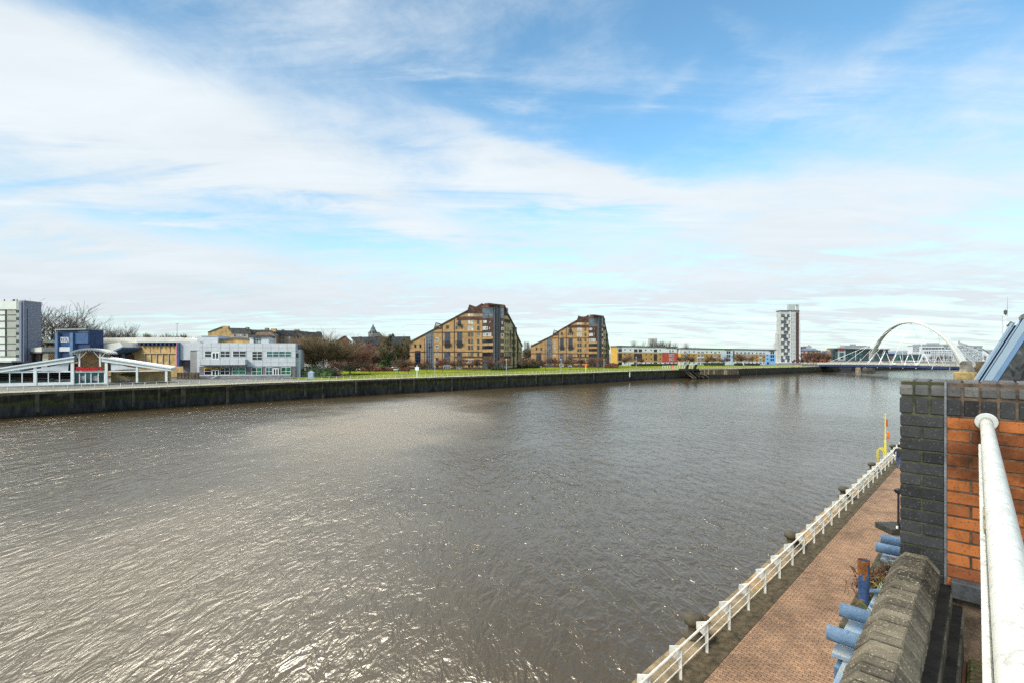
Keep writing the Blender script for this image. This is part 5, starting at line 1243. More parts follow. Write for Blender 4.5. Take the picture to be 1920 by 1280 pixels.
# ------------------------------------------------------------------ near quay (river side of the camera's building)
QD = Vector((.7034,.7108)); QN = Vector((-.7108,.7034)); QZ = 2.4
def qp(s, n, z=QZ): v = QD*s+QN*n; return Vector((v.x,v.y,z))
QROT = atan2(QD.y, QD.x)
NE, NR, NP = 6.83, 5.95, 5.50          # quay edge, railing line, paving edge
def brick_pave():
    m = bpy.data.materials.new('brick_paving'); m.use_nodes = True; nt = m.node_tree; N=nt.nodes; L=nt.links; b=N['Principled BSDF']
    b.inputs['Roughness'].default_value=.85; b.inputs['Specular IOR Level'].default_value=.3
    tc=N.new('ShaderNodeTexCoord'); mp=N.new('ShaderNodeMapping'); mp.inputs['Rotation'].default_value=(0,0,radians(90)); L.new(tc.outputs['Object'],mp.inputs[0])
    nw=N.new('ShaderNodeTexNoise'); nw.inputs['Scale'].default_value=2.2; nw.inputs['Detail'].default_value=3; L.new(mp.outputs[0],nw.inputs[0])
    vs=N.new('ShaderNodeVectorMath'); vs.operation='SCALE'; L.new(nw.outputs['Color'],vs.inputs[0]); vs.inputs['Scale'].default_value=.012
    va=N.new('ShaderNodeVectorMath'); va.operation='ADD'; L.new(mp.outputs[0],va.inputs[0]); L.new(vs.outputs[0],va.inputs[1])
    t=N.new('ShaderNodeTexBrick'); t.inputs['Scale'].default_value=1; t.inputs['Brick Width'].default_value=.225; t.inputs['Row Height'].default_value=.112
    t.inputs['Mortar Size'].default_value=.008; t.inputs['Mortar Smooth'].default_value=.25; t.inputs['Bias'].default_value=0
    t.inputs['Color1'].default_value=(.30,.180,.105,1); t.inputs['Color2'].default_value=(.205,.128,.080,1); t.inputs['Mortar'].default_value=(.055,.035,.025,1)
    L.new(va.outputs[0],t.inputs[0])
    n1=N.new('ShaderNodeTexNoise'); n1.inputs['Scale'].default_value=.55; n1.inputs['Detail'].default_value=8; n1.inputs['Roughness'].default_value=.7; L.new(tc.outputs['Object'],n1.inputs[0])
    n2=N.new('ShaderNodeTexNoise'); n2.inputs['Scale'].default_value=14; n2.inputs['Detail'].default_value=4; L.new(tc.outputs['Object'],n2.inputs[0])
    v1=ramp(nt,n1.outputs['Fac'],[(.3,(.5,.48,.46)),(.5,(1,1,1)),(.7,(1.3,1.25,1.15))]); v2=ramp(nt,n2.outputs['Fac'],[(.3,(.7,.7,.7)),(.7,(1.25,1.25,1.25))])
    c=mixc(nt,1.0,t.outputs['Color'],v1,'MULTIPLY'); c=mixc(nt,.7,c,v2,'MULTIPLY'); L.new(c,b.inputs['Base Color'])
    bp=N.new('ShaderNodeBump'); bp.inputs['Strength'].default_value=.6; bp.inputs['Distance'].default_value=.012; bp.invert=True; L.new(t.outputs['Fac'],bp.inputs['Height']); L.new(bp.outputs[0],b.inputs['Normal'])
    return m
def qstrip(name, s0, s1, n0, n1, z, m, dz=.0):
    o_=qp(0,0,z); mb=MB(); mb.face([Vector((s0,n0,0)),Vector((s1,n0,0)),Vector((s1,n1,0)),Vector((s0,n1,0))])
    o=mb.build(name,m,org=(0,0,0)); o.location=(0,0,z); o.rotation_euler=(0,0,QROT); return struct(o)
gravel=mat('verge_gravel',(.095,.07,.038),.95,.6,5,bump=.8,bdist=.02,col2=(.03,.026,.013),detail=8)
SMX=235
qstrip('footpath',-12,SMX,-2,NP,QZ,brick_pave())
mb=MB(); 
for nm,n0,n1,z,m in (('verge',NP,6.12,QZ+.012,gravel),): qstrip(nm,-12,SMX,n0,n1,z,m)
qt=thing('quay_wall','stone edged wall of the near quay below the white railing','wall',qp(0,NE,0))
edge_stone=mat('quay_stone',(.27,.20,.115),.9,.4,2.2,bump=.5,bdist=.02,col2=(.115,.09,.05),detail=8)
stone_b=mat('quay_stone_light',(.34,.23,.11),.9,.4,2.6,bump=.5,bdist=.02,col2=(.20,.125,.055),detail=8)
R=random.Random(21); mb=MB(); s=-12
while s<SMX:
    ln=R.uniform(1.3,2.1); e=R.uniform(-.012,.012); o=R.uniform(-.02,.02)
    P=[qp(s+.012,6.12,QZ-.4),qp(s+ln-.012,6.12,QZ-.4),qp(s+ln-.012,NE+o,QZ-.4),qp(s+.012,NE+o,QZ-.4)]
    mb.hexa(P+[Vector((p.x,p.y,QZ+.045+e-(.03 if k>1 else 0))) for k,p in enumerate(P)], 1 if R.random()<.3 else 0); s+=ln
mb.build('edge_stones',[edge_stone,stone_b],qt,bevel=.025)
mb=MB(); P=[qp(-12,NE-.06,-2),qp(SMX,NE-.06,-2),qp(SMX,5.6,-2),qp(-12,5.6,-2)]
mb.hexa(P+[Vector((p.x,p.y,QZ-.03)) for p in P]); mb.build('wall_face',qm,qt)
mb=MB(); P=[qp(-300,5.6,-2),qp(300,5.6,-2),Vector((900,330,-2)),Vector((5000,600,-2)),Vector((5000,-3000,-2)),Vector((-400,-3000,-2))]; mb.loop(P,[Vector((p.x,p.y,QZ-.02)) for p in P]); struct(mb.build('near_ground',asphalt,org=(0,0,0)))
# white railing: posts are bent flat plates that reach back towards the water
nr=thing('quay_railing','white railing of bent flat posts along the brick path','railing',qp(10,NR,QZ))
SP=1.66; k0=int(9/SP); R=random.Random(2)
rp=mat('white_rail_paint',(.60,.58,.51),.5,.15,5,bump=.2)
first=None; cnt=0
s=12.37-SP*2
while s<92:
    if cnt<60 or True:
        if first is None:
            mb=MB(); 
            # plate in the plane across the quay: foot, shaft, then a wide head towards the water
            pr=[(-.03,0),(.05,0),(.075,.46),(.33,.59),(.33,.79),(.02,.915),(-.03,.85)]
            a=[qp(s-.012,NR+n,QZ+z) for n,z in pr]; b=[qp(s+.012,NR+n,QZ+z) for n,z in pr]; mb.loop(a,b); first=mb.build('post',rp,nr,bevel=.006)
            mb=MB(); q=qp(s-.013,NR+.16,QZ+.74); mb.tube([q,q-Vector((*QD,0))*.012],.018,8); h=mb.build('bolt',dark,None); 
            h.parent=first; h.matrix_parent_inverse=Matrix.Identity(4); h.location=h.location-wloc(nr)
        else:
            c=first.copy(); c.parent=nr; COL.objects.link(c); c.location=first.location+Vector((*QD,0))*(SP*cnt)
            h2=h.copy(); h2.parent=c; COL.objects.link(h2)
    cnt+=1; s+=SP
s0=12.2-SP*2-6
mb=MB(); mb.tube([qp(s0,NR-.01,QZ+.91),qp(92,NR-.01,QZ+.91)],.034,10); mb.build('top_rail',rp,nr,smooth=True)
for hh in (.61,.33): mb=MB(); mb.tube([qp(s0,NR+.01,QZ+hh),qp(92,NR+.01,QZ+hh)],.016,8); mb.build('rail',rp,nr,smooth=True)
mb=MB()
for k in range(14): s=14.1+k*5.4; mb.tube([qp(s,NR,QZ+.91),qp(s+.03,NR,QZ+.91)],.039,10)
mb.build('rail_joint',dark,nr)
# mooring bollards
bol=[]; iron=mat('bollard_iron',(.045,.042,.032),.8,.5,5,bump=.5,col2=(.085,.06,.03))
for k,(px,py,lab) in enumerate(((1303,1190,'nearest rusty black mooring bollard on the quay edge'),(1483,1022,'second mooring bollard from the front, beside the railing'),(1576,930,'third mooring bollard along the quay edge'),(1632,881,'fourth mooring bollard, left of the yellow ladder hoops'),(1672,845,'farthest mooring bollard, just behind the yellow post'))):
    q=onz(px,py,QZ+.03); ss=q.x*QD.x+q.y*QD.y; q=qp(ss,6.62,QZ+.03)
    if not bol:
        t=thing('mooring_bollard',lab,'bollard',q,'mooring bollards along the near quay')
        mb=MB(); mb.lathe([(.33,0),(.33,.05),(.2,.08),(.17,.3),(.22,.38),(.3,.42),(.31,.5),(.26,.58),(.1,.62)],q,16,sx=1.15,sy=.9,rot=QROT); mb.build('bollard_head',iron,t,smooth=True)
        mb=MB(); a=q+Vector((*QN,0))*-.12; mb.lathe([(.2,0),(.17,.25),(.24,.36),(.25,.46),(.1,.52)],a+Vector((*QD,0))*.32,12); mb.build('bollard_horn',iron,t,smooth=True)
        bol.append(t)
    else:
        c=copy_tree(bol[0]); c.location=q; c['label']=lab; c.rotation_euler=(0,0,R.uniform(-.2,.2))
# yellow life ring post with hoops
q=onz(1657,861,QZ); ss=q.x*QD.x+q.y*QD.y; q=qp(ss,6.55,QZ); ps=ss
t=thing('life_ring_post','tall yellow post holding an orange life ring housing','life ring post',q)
mb=MB(); mb.tube([q,q+Vector((0,0,1.6)),q+Vector((0,0,1.62)),q+Vector((0,0,3.8))],[.085,.075,.045,.04],10); mb.build('pole',yellow_paint,t,smooth=False)
mb=MB(); c=q+Vector((.2,-.05,2.05)); mb.tube([c+Vector((0,0,-.28)),c+Vector((0,0,-.2)),c+Vector((0,0,.2)),c+Vector((0,0,.28))],[.06,.095,.095,.06],12); mb.build('ring_housing',orange_p,t,smooth=True)
mb=MB(); mb.bar(q+Vector((0,0,2.05)),c,.05); mb.build('bracket',yellow_paint,t)
mb=MB(); mb.box(q.x+.02,q.y-.1,QZ+2.75,q.x+.14,q.y-.04,QZ+3.35); mb.build('notice',mat('notice_red',(.45,.10,.04),.5,.1,3),t)
t=thing('ladder_hoops','yellow tubular hoops at the head of a quay ladder','ladder',qp(ps-1.2,6.75,QZ))
for d in (-1.35,-.75):
    mb=MB(); a=qp(ps+d,6.5,QZ); b=qp(ps+d,6.9,QZ); mb.tube([a,a+Vector((0,0,.85)),a.lerp(b,.3)+Vector((0,0,1.08)),b.lerp(a,.3)+Vector((0,0,1.08)),b+Vector((0,0,.85)),b+Vector((0,0,-.6))],.032,8); mb.build('hoop',yellow_paint,t,smooth=True)
mb=MB(); mb.tube([qp(ps-1.35,6.5,QZ+.5),qp(ps-.75,6.5,QZ+.5)],.03,6); mb.tube([qp(ps-1.35,6.9,QZ-.3),qp(ps-.75,6.9,QZ-.3)],.03,6); mb.build('rung',yellow_paint,t)
t=thing('access_gate','yellow barred gate in the railing beside the walking person','gate',qp(ps+1.5,NR-.02,QZ))
for h in (.12,.95): mb=MB(); mb.tube([qp(ps+1.2,NR-.06,QZ+h),qp(ps+3.6,NR-.06,QZ+h)],.035,8); mb.build('gate_rail',yellow_paint,t)
for k in range(9): mb=MB(); mb.tube([qp(ps+1.2+k*.3,NR-.06,QZ+.12),qp(ps+1.2+k*.3,NR-.06,QZ+.95)],.02,6); mb.build('gate_bar',yellow_paint,t)
# black post by the building
q=onz(1684.5,1001,QZ); t=thing('lamp_post','black post with a small bracket head against the dark brick pier edge','post',q)
mb=MB(); mb.tube([q,q+Vector((0,0,.5)),q+Vector((0,0,.52)),q+Vector((0,0,2.1))],[.09,.08,.05,.045],10); mb.build('pole',dark,t)
mb=MB(); mb.lathe([(.05,1.95),(.14,2.0),(.16,2.15),(.04,2.22)],q,8); mb.bar(q+Vector((0,0,2.0)),q+Vector((-.22,0,2.15)),.05); mb.build('head',dark,t)
mb=MB(); mb.tube([q+Vector((-.1,-.05,.3)),q+Vector((-.1,-.05,.42))],.045,8); mb.build('lock_box',white_paint,t)
mb=MB(); P=[qp(ss_,n_,QZ) for ss_,n_ in ((24.2,3.1),(27.5,3.1),(27.5,3.8),(24.2,3.8))]
c0=q; mb.box(c0.x-.4,c0.y-.1,QZ,c0.x+.9,c0.y+1.0,QZ+.28); tag(mb.build('stone_plinth',mat('plinth_dark',(.04,.04,.035),.9,.3,3),bevel=.02),'low dark stone plinth under the black post by the brick pier','plinth')

# ------------------------------------------------------------------ person on the path
def person():
    q=onz(1685.5,877.5,QZ); t=thing('person','person in navy jacket and blue jeans walking away with a white board','person',q)
    fw=Vector((*QD,0)); rt=Vector((QD.y,-QD.x,0)); up=Vector((0,0,1)); H=1.82
    def P(r,f,z): return rt*r+fw*f+up*z*H/1.8
    J={'pel':(P(0,0,.96),.15),'wst':(P(0,.01,1.12),.135),'chs':(P(0,.03,1.33),.165),'nkb':(P(0,.03,1.48),.075),'nk':(P(0,.05,1.54),.055),'hd':(P(0,.07,1.63),.085),'hd2':(P(0,.08,1.72),.092),'tp':(P(0,.07,1.79),.05),
       'sl':(P(-.19,.03,1.43),.07),'el':(P(-.30,.02,1.16),.05),'wl':(P(-.27,.20,.98),.034),'hl':(P(-.26,.26,.93),.04),
       'sr':(P(.19,.03,1.43),.07),'er':(P(.27,-.02,1.15),.05),'wr':(P(.22,.16,.98),.034),'hr':(P(.2,.22,.95),.04),
       'pl':(P(-.095,0,.90),.10),'kl':(P(-.10,.16,.50),.068),'al':(P(-.10,.12,.10),.046),'tl':(P(-.11,.30,.045),.042),'bl':(P(-.10,.06,.05),.045),
       'pr':(P(.095,0,.90),.10),'kr':(P(.10,-.02,.49),.068),'ar':(P(.10,-.22,.12),.046),'tr':(P(.11,-.06,.045),.042),'br':(P(.10,-.27,.10),.045)}
    E=[('pel','wst'),('wst','chs'),('chs','nkb'),('nkb','nk'),('nk','hd'),('hd','hd2'),('hd2','tp'),('chs','sl'),('sl','el'),('el','wl'),('wl','hl'),('chs','sr'),('sr','er'),('er','wr'),('wr','hr'),
       ('pel','pl'),('pl','kl'),('kl','al'),('al','tl'),('al','bl'),('pel','pr'),('pr','kr'),('kr','ar'),('ar','tr'),('ar','br')]
    keys=list(J); 
    for sd_ in ('l','r'):          # five fingers each
        h=J['h'+sd_][0]; w_=J['w'+sd_][0]; d=(h-w_).normalized()
        for i,(a,ln) in enumerate(((-.035,.055),(-.014,.075),(.010,.08),(.032,.07),(.05,.05))):
            b=h+rt*a+d*.03; m_=b+d*ln*.55; e=m_+(d*.6-up*.6)*ln*.5
            for j,(v,r) in enumerate(((m_,.0105),(e,.009))): J[f'{sd_}{i}{j}']=(v,r)
            E += [('h'+sd_,f'{sd_}{i}0'),(f'{sd_}{i}0',f'{sd_}{i}1')]
    keys=list(J); me=bpy.data.meshes.new('body'); me.from_pydata([J[k][0] for k in keys],[(keys.index(a),keys.index(b)) for a,b in E],[])
    o=bpy.data.objects.new('tmp_body',me); COL.objects.link(o); sk=o.modifiers.new('s','SKIN'); ss=o.modifiers.new('ss','SUBSURF'); ss.levels=1; ss.render_levels=1
    for i,k in enumerate(keys):
        v=me.skin_vertices[0].data[i]; v.radius=(J[k][1],J[k][1]); v.use_root=(k=='pel')
    for i,k in enumerate(keys):
        if k in('chs','wst','pel'): me.skin_vertices[0].data[i].radius=(J[k][1]*1.1,J[k][1]*.8)
    dg=bpy.context.evaluated_depsgraph_get(); dg.update(); m2=bpy.data.meshes.new_from_object(o.evaluated_get(dg)); bpy.data.objects.remove(o)
    ms=[mat('jacket_navy',(.02,.028,.06),.85,.3,8),mat('jeans_blue',(.05,.10,.24),.9,.25,8),mat('skin',(.45,.27,.19),.6,.06,8),mat('shoe_black',(.02,.02,.02),.6,.1,8)]
    for m_ in ms: m2.materials.append(m_)
    hl=J['hl'][0]; hr=J['hr'][0]
    for p in m2.polygons:
        c=p.center; z=c.z
        if z<.085: k=3
        elif (c-hl).length<.13 or (c-hr).length<.13: k=2
        elif z>1.53: k=2
        elif z>.93 or abs(c.dot(rt))>.19: k=0
        else: k=1
        p.material_index=k; p.use_smooth=True
    b=bpy.data.objects.new('body',m2); COL.objects.link(b); b.parent=t
    mb=MB(); c=q+P(0,.05,1.70); mb.lathe([(.02,-.12),(.085,-.08),(.112,0),(.10,.07),(.06,.11),(.01,.125)],c,12); mb.build('hair',mat('hair_dark',(.02,.015,.012),.8,.3,12),t,smooth=True)
    mb=MB(); e=q+P(0,.16,1.68)      # face: nose, eyes and ears on the far side
    mb.lathe([(.012,-.03),(.016,-.02),(.006,.02)],q+P(0,.185,1.67),6); mb.build('nose',ms[2],t)
    for s_ in (-1,1):
        mb=MB(); mb.lathe([(.01,-.03),(.02,0),(.01,.03)],q+P(s_*.098,.07,1.68),6); mb.build('ear',ms[2],t)
        mb=MB(); mb.lathe([(.004,-.008),(.011,0),(.004,.008)],q+P(s_*.034,.165,1.70),6); mb.build('eye',dark,t)
    mb=MB(); mb.lathe([(.01,-.005),(.024,0),(.01,.006)],q+P(0,.165,1.615),8,sy=.5); mb.build('mouth',mat('lips',(.3,.1,.09),.6,.05,8),t)
    c=q+P(-.02,.22,.92)
    mb=MB(); mb.hexa([c+rt*a+fw*b+up*z for z in (-.02,.02) for a,b in ((-.36,-.14),(.5,-.14),(.5,.24),(-.36,.24))])
    tag(mb.build('white_board',white_paint,bevel=.005),'flat white board carried by the walking person','board')
person()

# ------------------------------------------------------------------ the balcony: pier, parapet, handrail, steel
BA=radians(44.0); BD=Vector((sin(BA),cos(BA),0)); BN=Vector((-cos(BA),sin(BA),0))
def B(s,n,z): v=BD*s+BN*n; return Vector((v.x,v.y,z))
def bbox(mb,s0,n0,z0,s1,n1,z1,m=0,j=0,R=None):
    r=(lambda: R.uniform(-j,j)) if R else (lambda:0)
    e=r(); mb.hexa([B(s0+e,n0+r(),z0),B(s0+e,n1+r(),z0),B(s1,n1,z0),B(s1,n0,z0),B(s0+e,n0+r(),z1+r()),B(s0+e,n1+r(),z1+r()),B(s1,n1,z1),B(s1,n0,z1)],m)
def brick_mat(name,c1,c2,sc=18,spots=(.02,.02,.02),amt=.45,bump=.5):
    m=bpy.data.materials.new(name); m.use_nodes=True; nt=m.node_tree; N=nt.nodes; L=nt.links; b=N['Principled BSDF']; b.inputs['Roughness'].default_value=.85; b.inputs['Specular IOR Level'].default_value=.3
    g=N.new('ShaderNodeNewGeometry')
    def nn(s,d,r=.6):
        n=N.new('ShaderNodeTexNoise'); n.inputs['Scale'].default_value=s; n.inputs['Detail'].default_value=d; n.inputs['Roughness'].default_value=r; L.new(g.outputs['Position'],n.inputs[0]); return n.outputs['Fac']
    a=nn(sc,6); bb=nn(2.4,5,.7); c=nn(90,3,.5)
    # every brick gets its own tone
    col=ramp(nt,mth(nt,'ADD',mth(nt,'MULTIPLY',a,.5),mth(nt,'MULTIPLY',g.outputs['Random Per Island'],.5)),[(.25,c2),(.7,c1)])
    st=ramp(nt,bb,[(.36,(amt,amt,amt*.95)),(.56,(1,1,1)),(.75,(1.12,1.1,1.05))]); col=mixc(nt,1.0,col,st,'MULTIPLY')
    pk=ramp(nt,c,[(.60,(0,0,0)),(.68,(1,1,1))]); col=mixc(nt,mth(nt,'MULTIPLY',pk,.6),col,spots)
    L.new(col,b.inputs['Base Color']); bp=N.new('ShaderNodeBump'); bp.inputs['Strength'].default_value=bump; bp.inputs['Distance'].default_value=.004
    L.new(mth(nt,'ADD',c,a),bp.inputs['Height']); L.new(bp.outputs[0],b.inputs['Normal']); return m
b_dark=brick_mat('engineering_brick_dark',(.048,.046,.046),(.021,.020,.020),22,(.12,.12,.12),.6)
b_orange=brick_mat('engineering_brick_orange',(.43,.13,.034),(.21,.062,.022),14,(.05,.02,.01),.34)
b_cope=brick_mat('coping_brick',(.185,.155,.108),(.066,.055,.040),26,(.44,.40,.28),.42,1.0)
b_cope2=brick_mat('coping_brick_grey',(.15,.14,.13),(.085,.08,.075),26,(.03,.03,.03),.55,.6)
mortar=mat('mortar_mossy',(.085,.08,.05),.95,.5,12,bump=.5,col2=(.035,.04,.015)); mortar2=mat('mortar_brown',(.11,.075,.05),.95,.35,14,bump=.5)
SO=4.0
pier=thing('brick_pier','tall balcony dividing pier of charcoal bricks with an orange brick face','brick pier',B(SO+.2,0,QZ))
R=random.Random(8); mb=MB(); J=.0015
top=11-.157-.0; z=top-.225; nL=.397; nJ=.184
rows=0; zz=z
while zz>8.6:
    z1=zz; z0=zz-.065
    if rows%2==0: bbox(mb,SO,nJ,z0,SO+.33,nL,z1,0,J,R)
    else: mid=(nJ+nL)/2; bbox(mb,SO,nJ,z0,SO+.33,mid-.006,z1,0,J,R); bbox(mb,SO,mid+.004,z0,SO+.33,nL,z1,0,J,R)
    zz-=.075; rows+=1
mb.build('dark_bricks',b_dark,pier,bevel=.004)
mb=MB(); zz=z; rows=0
while zz>9.62:
    z1=zz; z0=zz-.065; n=.172; first_=.215 if rows%2==0 else .1025
    while n>-1.6:
        w_=first_ if n==.172 else .215; bbox(mb,SO,n-w_+ .0,z0,SO+.33,n,z1,0,J,R); n-=w_+.010
    zz-=.075; rows+=1
mb.build('orange_bricks',b_orange,pier,bevel=.004)
for dz_,zh,cant in ((0,.1,True),(.113,.102,False)):
    mb=MB(); n=nL+.002; k=0
    while n>-1.7:
        n1=n; n0=n-.066; z1=top-dz_; z0=z1-zh+.004; e=R.uniform(-.002,.002); se=SO-.004+e
        if cant:
            pr=[(se,z0),(SO+.34,z0),(SO+.34,z1-.05),(SO+.30,z1+e),(se+.035,z1+e),(se,z1-.045)]
            mb.loop([B(s_,n0,zq) for s_,zq in pr],[B(s_,n1,zq) for s_,zq in pr])
        else: bbox(mb,SO+e,n0,z0,SO+.33,n1,z1,0,J,R)
        n-=.0765
        if abs(n-nJ)<.02: n=nJ-.012
    mb.build('coping' if cant else 'header_course',b_cope2 if cant else b_dark,pier,bevel=.005)
mb=MB(); bbox(mb,SO+.007,nJ+.002,QZ+.01,SO+.325,nL-.006,top-.01); mb.build('mortar',mortar,pier)
mb=MB(); bbox(mb,SO+.006,-1.7,QZ+.01,SO+.32,nJ-.001,top-.012); mb.build('mortar',mortar2,pier)
mb=MB(); bbox(mb,SO-.0035,.1725,9.60,SO+.004,.1835,top-.0,0,0); mb.build('movement_joint',mat('joint_sealant',(.16,.165,.17),.6,.25,10,bump=.4),pier)
mb=MB(); bbox(mb,SO-.085,-1.0,9.555,SO+.0,.15,9.655); mb.build('plinth_slab',mat('dark_slab',(.075,.075,.078),.8,.3,8,bump=.4),pier,bevel=.006)
# lower building volume
t=thing('apartment_building','brick apartment building carrying the balcony above the path','building',B(2,0,QZ))
mb=MB(); bbox(mb,-8,-6,QZ,SO-.1,.40,9.2); bbox(mb,SO+.34,-8,QZ,32,.30,9.4); mb.build('wall',mat('building_brick',(.16,.07,.04),.9,.3,2),t)
# parapet
mb=MB(); bbox(mb,SO+.5,-7.9,9.405,31.8,.2,9.52); mb.build('roof',roof_grey,t)
par=thing('brick_parapet','low parapet with worn lichen spotted coping stones','parapet',B(2,.3,9.2))
mb=MB(); s=SO-.004; R=random.Random(15)
while s>-.6:
    j=R.uniform(-.003,.003); h=R.uniform(-.003,.003); s1=s; s0=s-.0625
    pr=[(.43+j,9.60),(.43+j,9.672+h),(.366+j,9.752+h),(.258+j,9.752+h),(.198+j,9.675+h),(.198+j,9.60)]
    mb.loop([B(s0,n,z_) for n,z_ in pr],[B(s1,n,z_) for n,z_ in pr]); s-=.0745
mb.build('coping_bricks',b_cope,par,bevel=.004)
mb=MB(); pr=[(.423,9.55),(.423,9.664),(.361,9.744),(.263,9.744),(.205,9.667),(.205,9.55)]; mb.loop([B(-.6,n,z_) for n,z_ in pr],[B(SO-.002,n,z_) for n,z_ in pr]); mb.build('mortar',mat('cope_mortar',(.014,.013,.010),.95,.4,10,bump=.5),par)
for (n0,n1,z0,z1,nm,pitch) in ((.142,.197,9.50,9.592,'inner_course',.0752),(.09,.1415,9.36,9.488,'inner_course',.0752)):
    mb=MB(); s=SO-.09
    while s>-.6: bbox(mb,s-.067,n0,z0,s,n1,z1,0,.002,R); s-=pitch
    mb.build(nm,brick_mat('inner_brick',(.10,.085,.06),(.05,.045,.033),24,(.03,.04,.015),.4,.8),par,bevel=.003)
mb=MB(); bbox(mb,-.6,.15,8.9,SO-.002,.415,9.60); bbox(mb,-.6,.10,8.9,SO-.003,.16,9.49); bbox(mb,-.6,.095,8.9,SO-.004,.12,9.37); mb.build('mortar',MATS['cope_mortar'],par)
# mossy balcony gutter slabs
moss=mat('moss_slab',(.10,.115,.02),.95,.5,5,bump=.8,bdist=.03,col2=(.085,.055,.035),detail=8)
t=thing('balcony_floor','mossy stone slabs of the balcony floor below the handrail','balcony floor',B(2,-.3,9.1))
for a,b in ((-.6,1.35),(1.36,2.42),(2.43,3.3),(3.31,SO-.09)):
    mb=MB(); bbox(mb,a,-1.6,9.05,b,.075,9.24); mb.build('slab',moss,t,bevel=.015)
R=random.Random(31); mb=MB()
for _ in range(500):
    s=R.uniform(2.6,3.6) if R.random()<.6 else R.uniform(1.5,SO); n=R.gauss(.02,.05)
    if n>.075: continue
    p=B(s,n,9.245); a=Vector((R.uniform(-1,1),R.uniform(-1,1),1.2)).normalized()*R.uniform(.008,.022); b=Vector((R.uniform(-1,1),R.uniform(-1,1),0)).normalized()*.006
    mb.face([p-b,p+b,p+a])
o=mb.build('moss',leaf_green); o['kind']='stuff'; o['label']='green moss tufts growing on the balcony floor slabs'
# handrail
def rail_mat():
    m=bpy.data.materials.new('handrail_paint'); m.use_nodes=True; nt=m.node_tree; N=nt.nodes; L=nt.links; b=N['Principled BSDF']; b.inputs['Roughness'].default_value=.38; b.inputs['Specular IOR Level'].default_value=.5
    g=N.new('ShaderNodeNewGeometry')
    def nn(s,d,r=.6,dist=0):
        n=N.new('ShaderNodeTexNoise'); n.inputs['Scale'].default_value=s; n.inputs['Detail'].default_value=d; n.inputs['Roughness'].default_value=r; n.inputs['Distortion'].default_value=dist; L.new(g.outputs['Position'],n.inputs[0]); return n.outputs['Fac']
    a=nn(22,7,.65,1.2); c=nn(70,4,.6,.6); d=nn(6,3)
    base=ramp(nt,d,[(.3,(.50,.50,.44)),(.7,(.63,.63,.58))])
    k=ramp(nt,mth(nt,'ADD',mth(nt,'MULTIPLY',a,.7),mth(nt,'MULTIPLY',c,.3)),[(.53,(0,0,0)),(.63,(1,1,1))])
    col=mixc(nt,mth(nt,'MULTIPLY',k,.7),base,(.30,.29,.25)); L.new(col,b.inputs['Base Color'])
    bp=N.new('ShaderNodeBump'); bp.inputs['Strength'].default_value=.35; bp.inputs['Distance'].default_value=.003; bp.invert=True; L.new(k,bp.inputs['Height']); L.new(bp.outputs[0],b.inputs['Normal']); return m
rm=rail_mat(); hr=thing('handrail','scuffed white tubular handrail ending in a round flange on the orange bricks','handrail',B(SO,0,10.6))
zr=11-.39; A0=B(SO,-.002,zr); A1=B(-1.4,-.058,zr)
mb=MB(); N_seg=24; mb.tube([A0.lerp(A1,k/N_seg) for k in range(N_seg+1)],.0275,28); mb.build('tube',rm,hr,smooth=True)
mb=MB(); o_=BD*0; d_=(A0-A1).normalized(); mb.tube([A0-d_*.002,A0-d_*.010,A0-d_*.013],[.051,.051,.046],32); mb.build('flange',rm,hr,smooth=False)
mb=MB(); 
for s0_,s1_ in ((SO-.9,.55),):
    a=B(s0_,.019,zr-.030); b=B(s1_,-.005,zr-.030); mb.bar(a,b,.010,.030)
mb.build('lower_lip',rm,hr,bevel=.002)
mb=MB(); 
for s0_ in (1.55,):
    a=B(s0_,.0005,zr-.010); b=B(s0_+.22,.0028,zr-.010); mb.bar(a,b,.006,.014)
mb.build('peeled_slot',mat('peel_brown',(.24,.20,.13),.9,.3,20),hr)
# blue steelwork under the parapet
blue=mat('steel_blue',(.13,.205,.30),.65,.25,7,bump=.5,col2=(.07,.125,.20),detail=8); blue_worn=mat('steel_blue_worn',(.16,.27,.42),.75,.4,9,bump=.7,bdist=.01,col2=(.30,.31,.28),detail=8)
rust=mat('rust',(.34,.13,.03),.9,.5,14,bump=.5,col2=(.16,.06,.02))
st=thing('steel_gantry','weathered blue steel beam with pipe stubs bolted outside the parapet','steel frame',B(3,.6,9.1))
mb=MB(); bbox(mb,-.6,.46,9.165,5.95,.605,9.205); bbox(mb,-.6,.525,8.95,5.95,.54,9.165); bbox(mb,-.6,.46,8.92,5.95,.605,8.95); mb.build('beam',blue_worn,st,bevel=.004)
def pipe(s,n0,n1,z,r,slant=0):
    mb=MB(); p=[B(s,n0,z),B(s+slant,n1,z)]; ax=(p[1]-p[0]).normalized(); nseg=24; i0=0
    for rr_,flip in ((r,0),(r*.86,1)):
        a=[];b=[]; x=Vector((0,0,1)).cross(ax).normalized(); y=ax.cross(x)
        for k in range(nseg):
            th=2*pi*k/nseg; o=(x*cos(th)+y*sin(th))*rr_; a.append(p[0]+o); b.append(p[1]+o)
        for k in range(nseg):
            k2=(k+1)%nseg; f=[a[k],a[k2],b[k2],b[k]]; mb.face(f if not flip else f[::-1])
        if flip==0: O=(a,b)
        else: I=(a,b)
    for k in range(nseg):
        k2=(k+1)%nseg; mb.face([O[1][k],O[1][k2],I[1][k2],I[1][k]])
    mb.face([v for v in I[0]][::-1] if 0 else [p[0]+ (v-p[0])*1.0 for v in I[0]])
    return mb.build('pipe_stub',blue,st,smooth=True)
for s in (3.52,3.89): pipe(s,.43,.70,9.30,.044)
for s in (5.38,5.66): pipe(s,.30,.70,9.30,.042)
mb=MB(); bbox(mb,3.38,.60,8.35,3.62,.64,9.18); mb.build('hanger_plate',blue,st,bevel=.004)
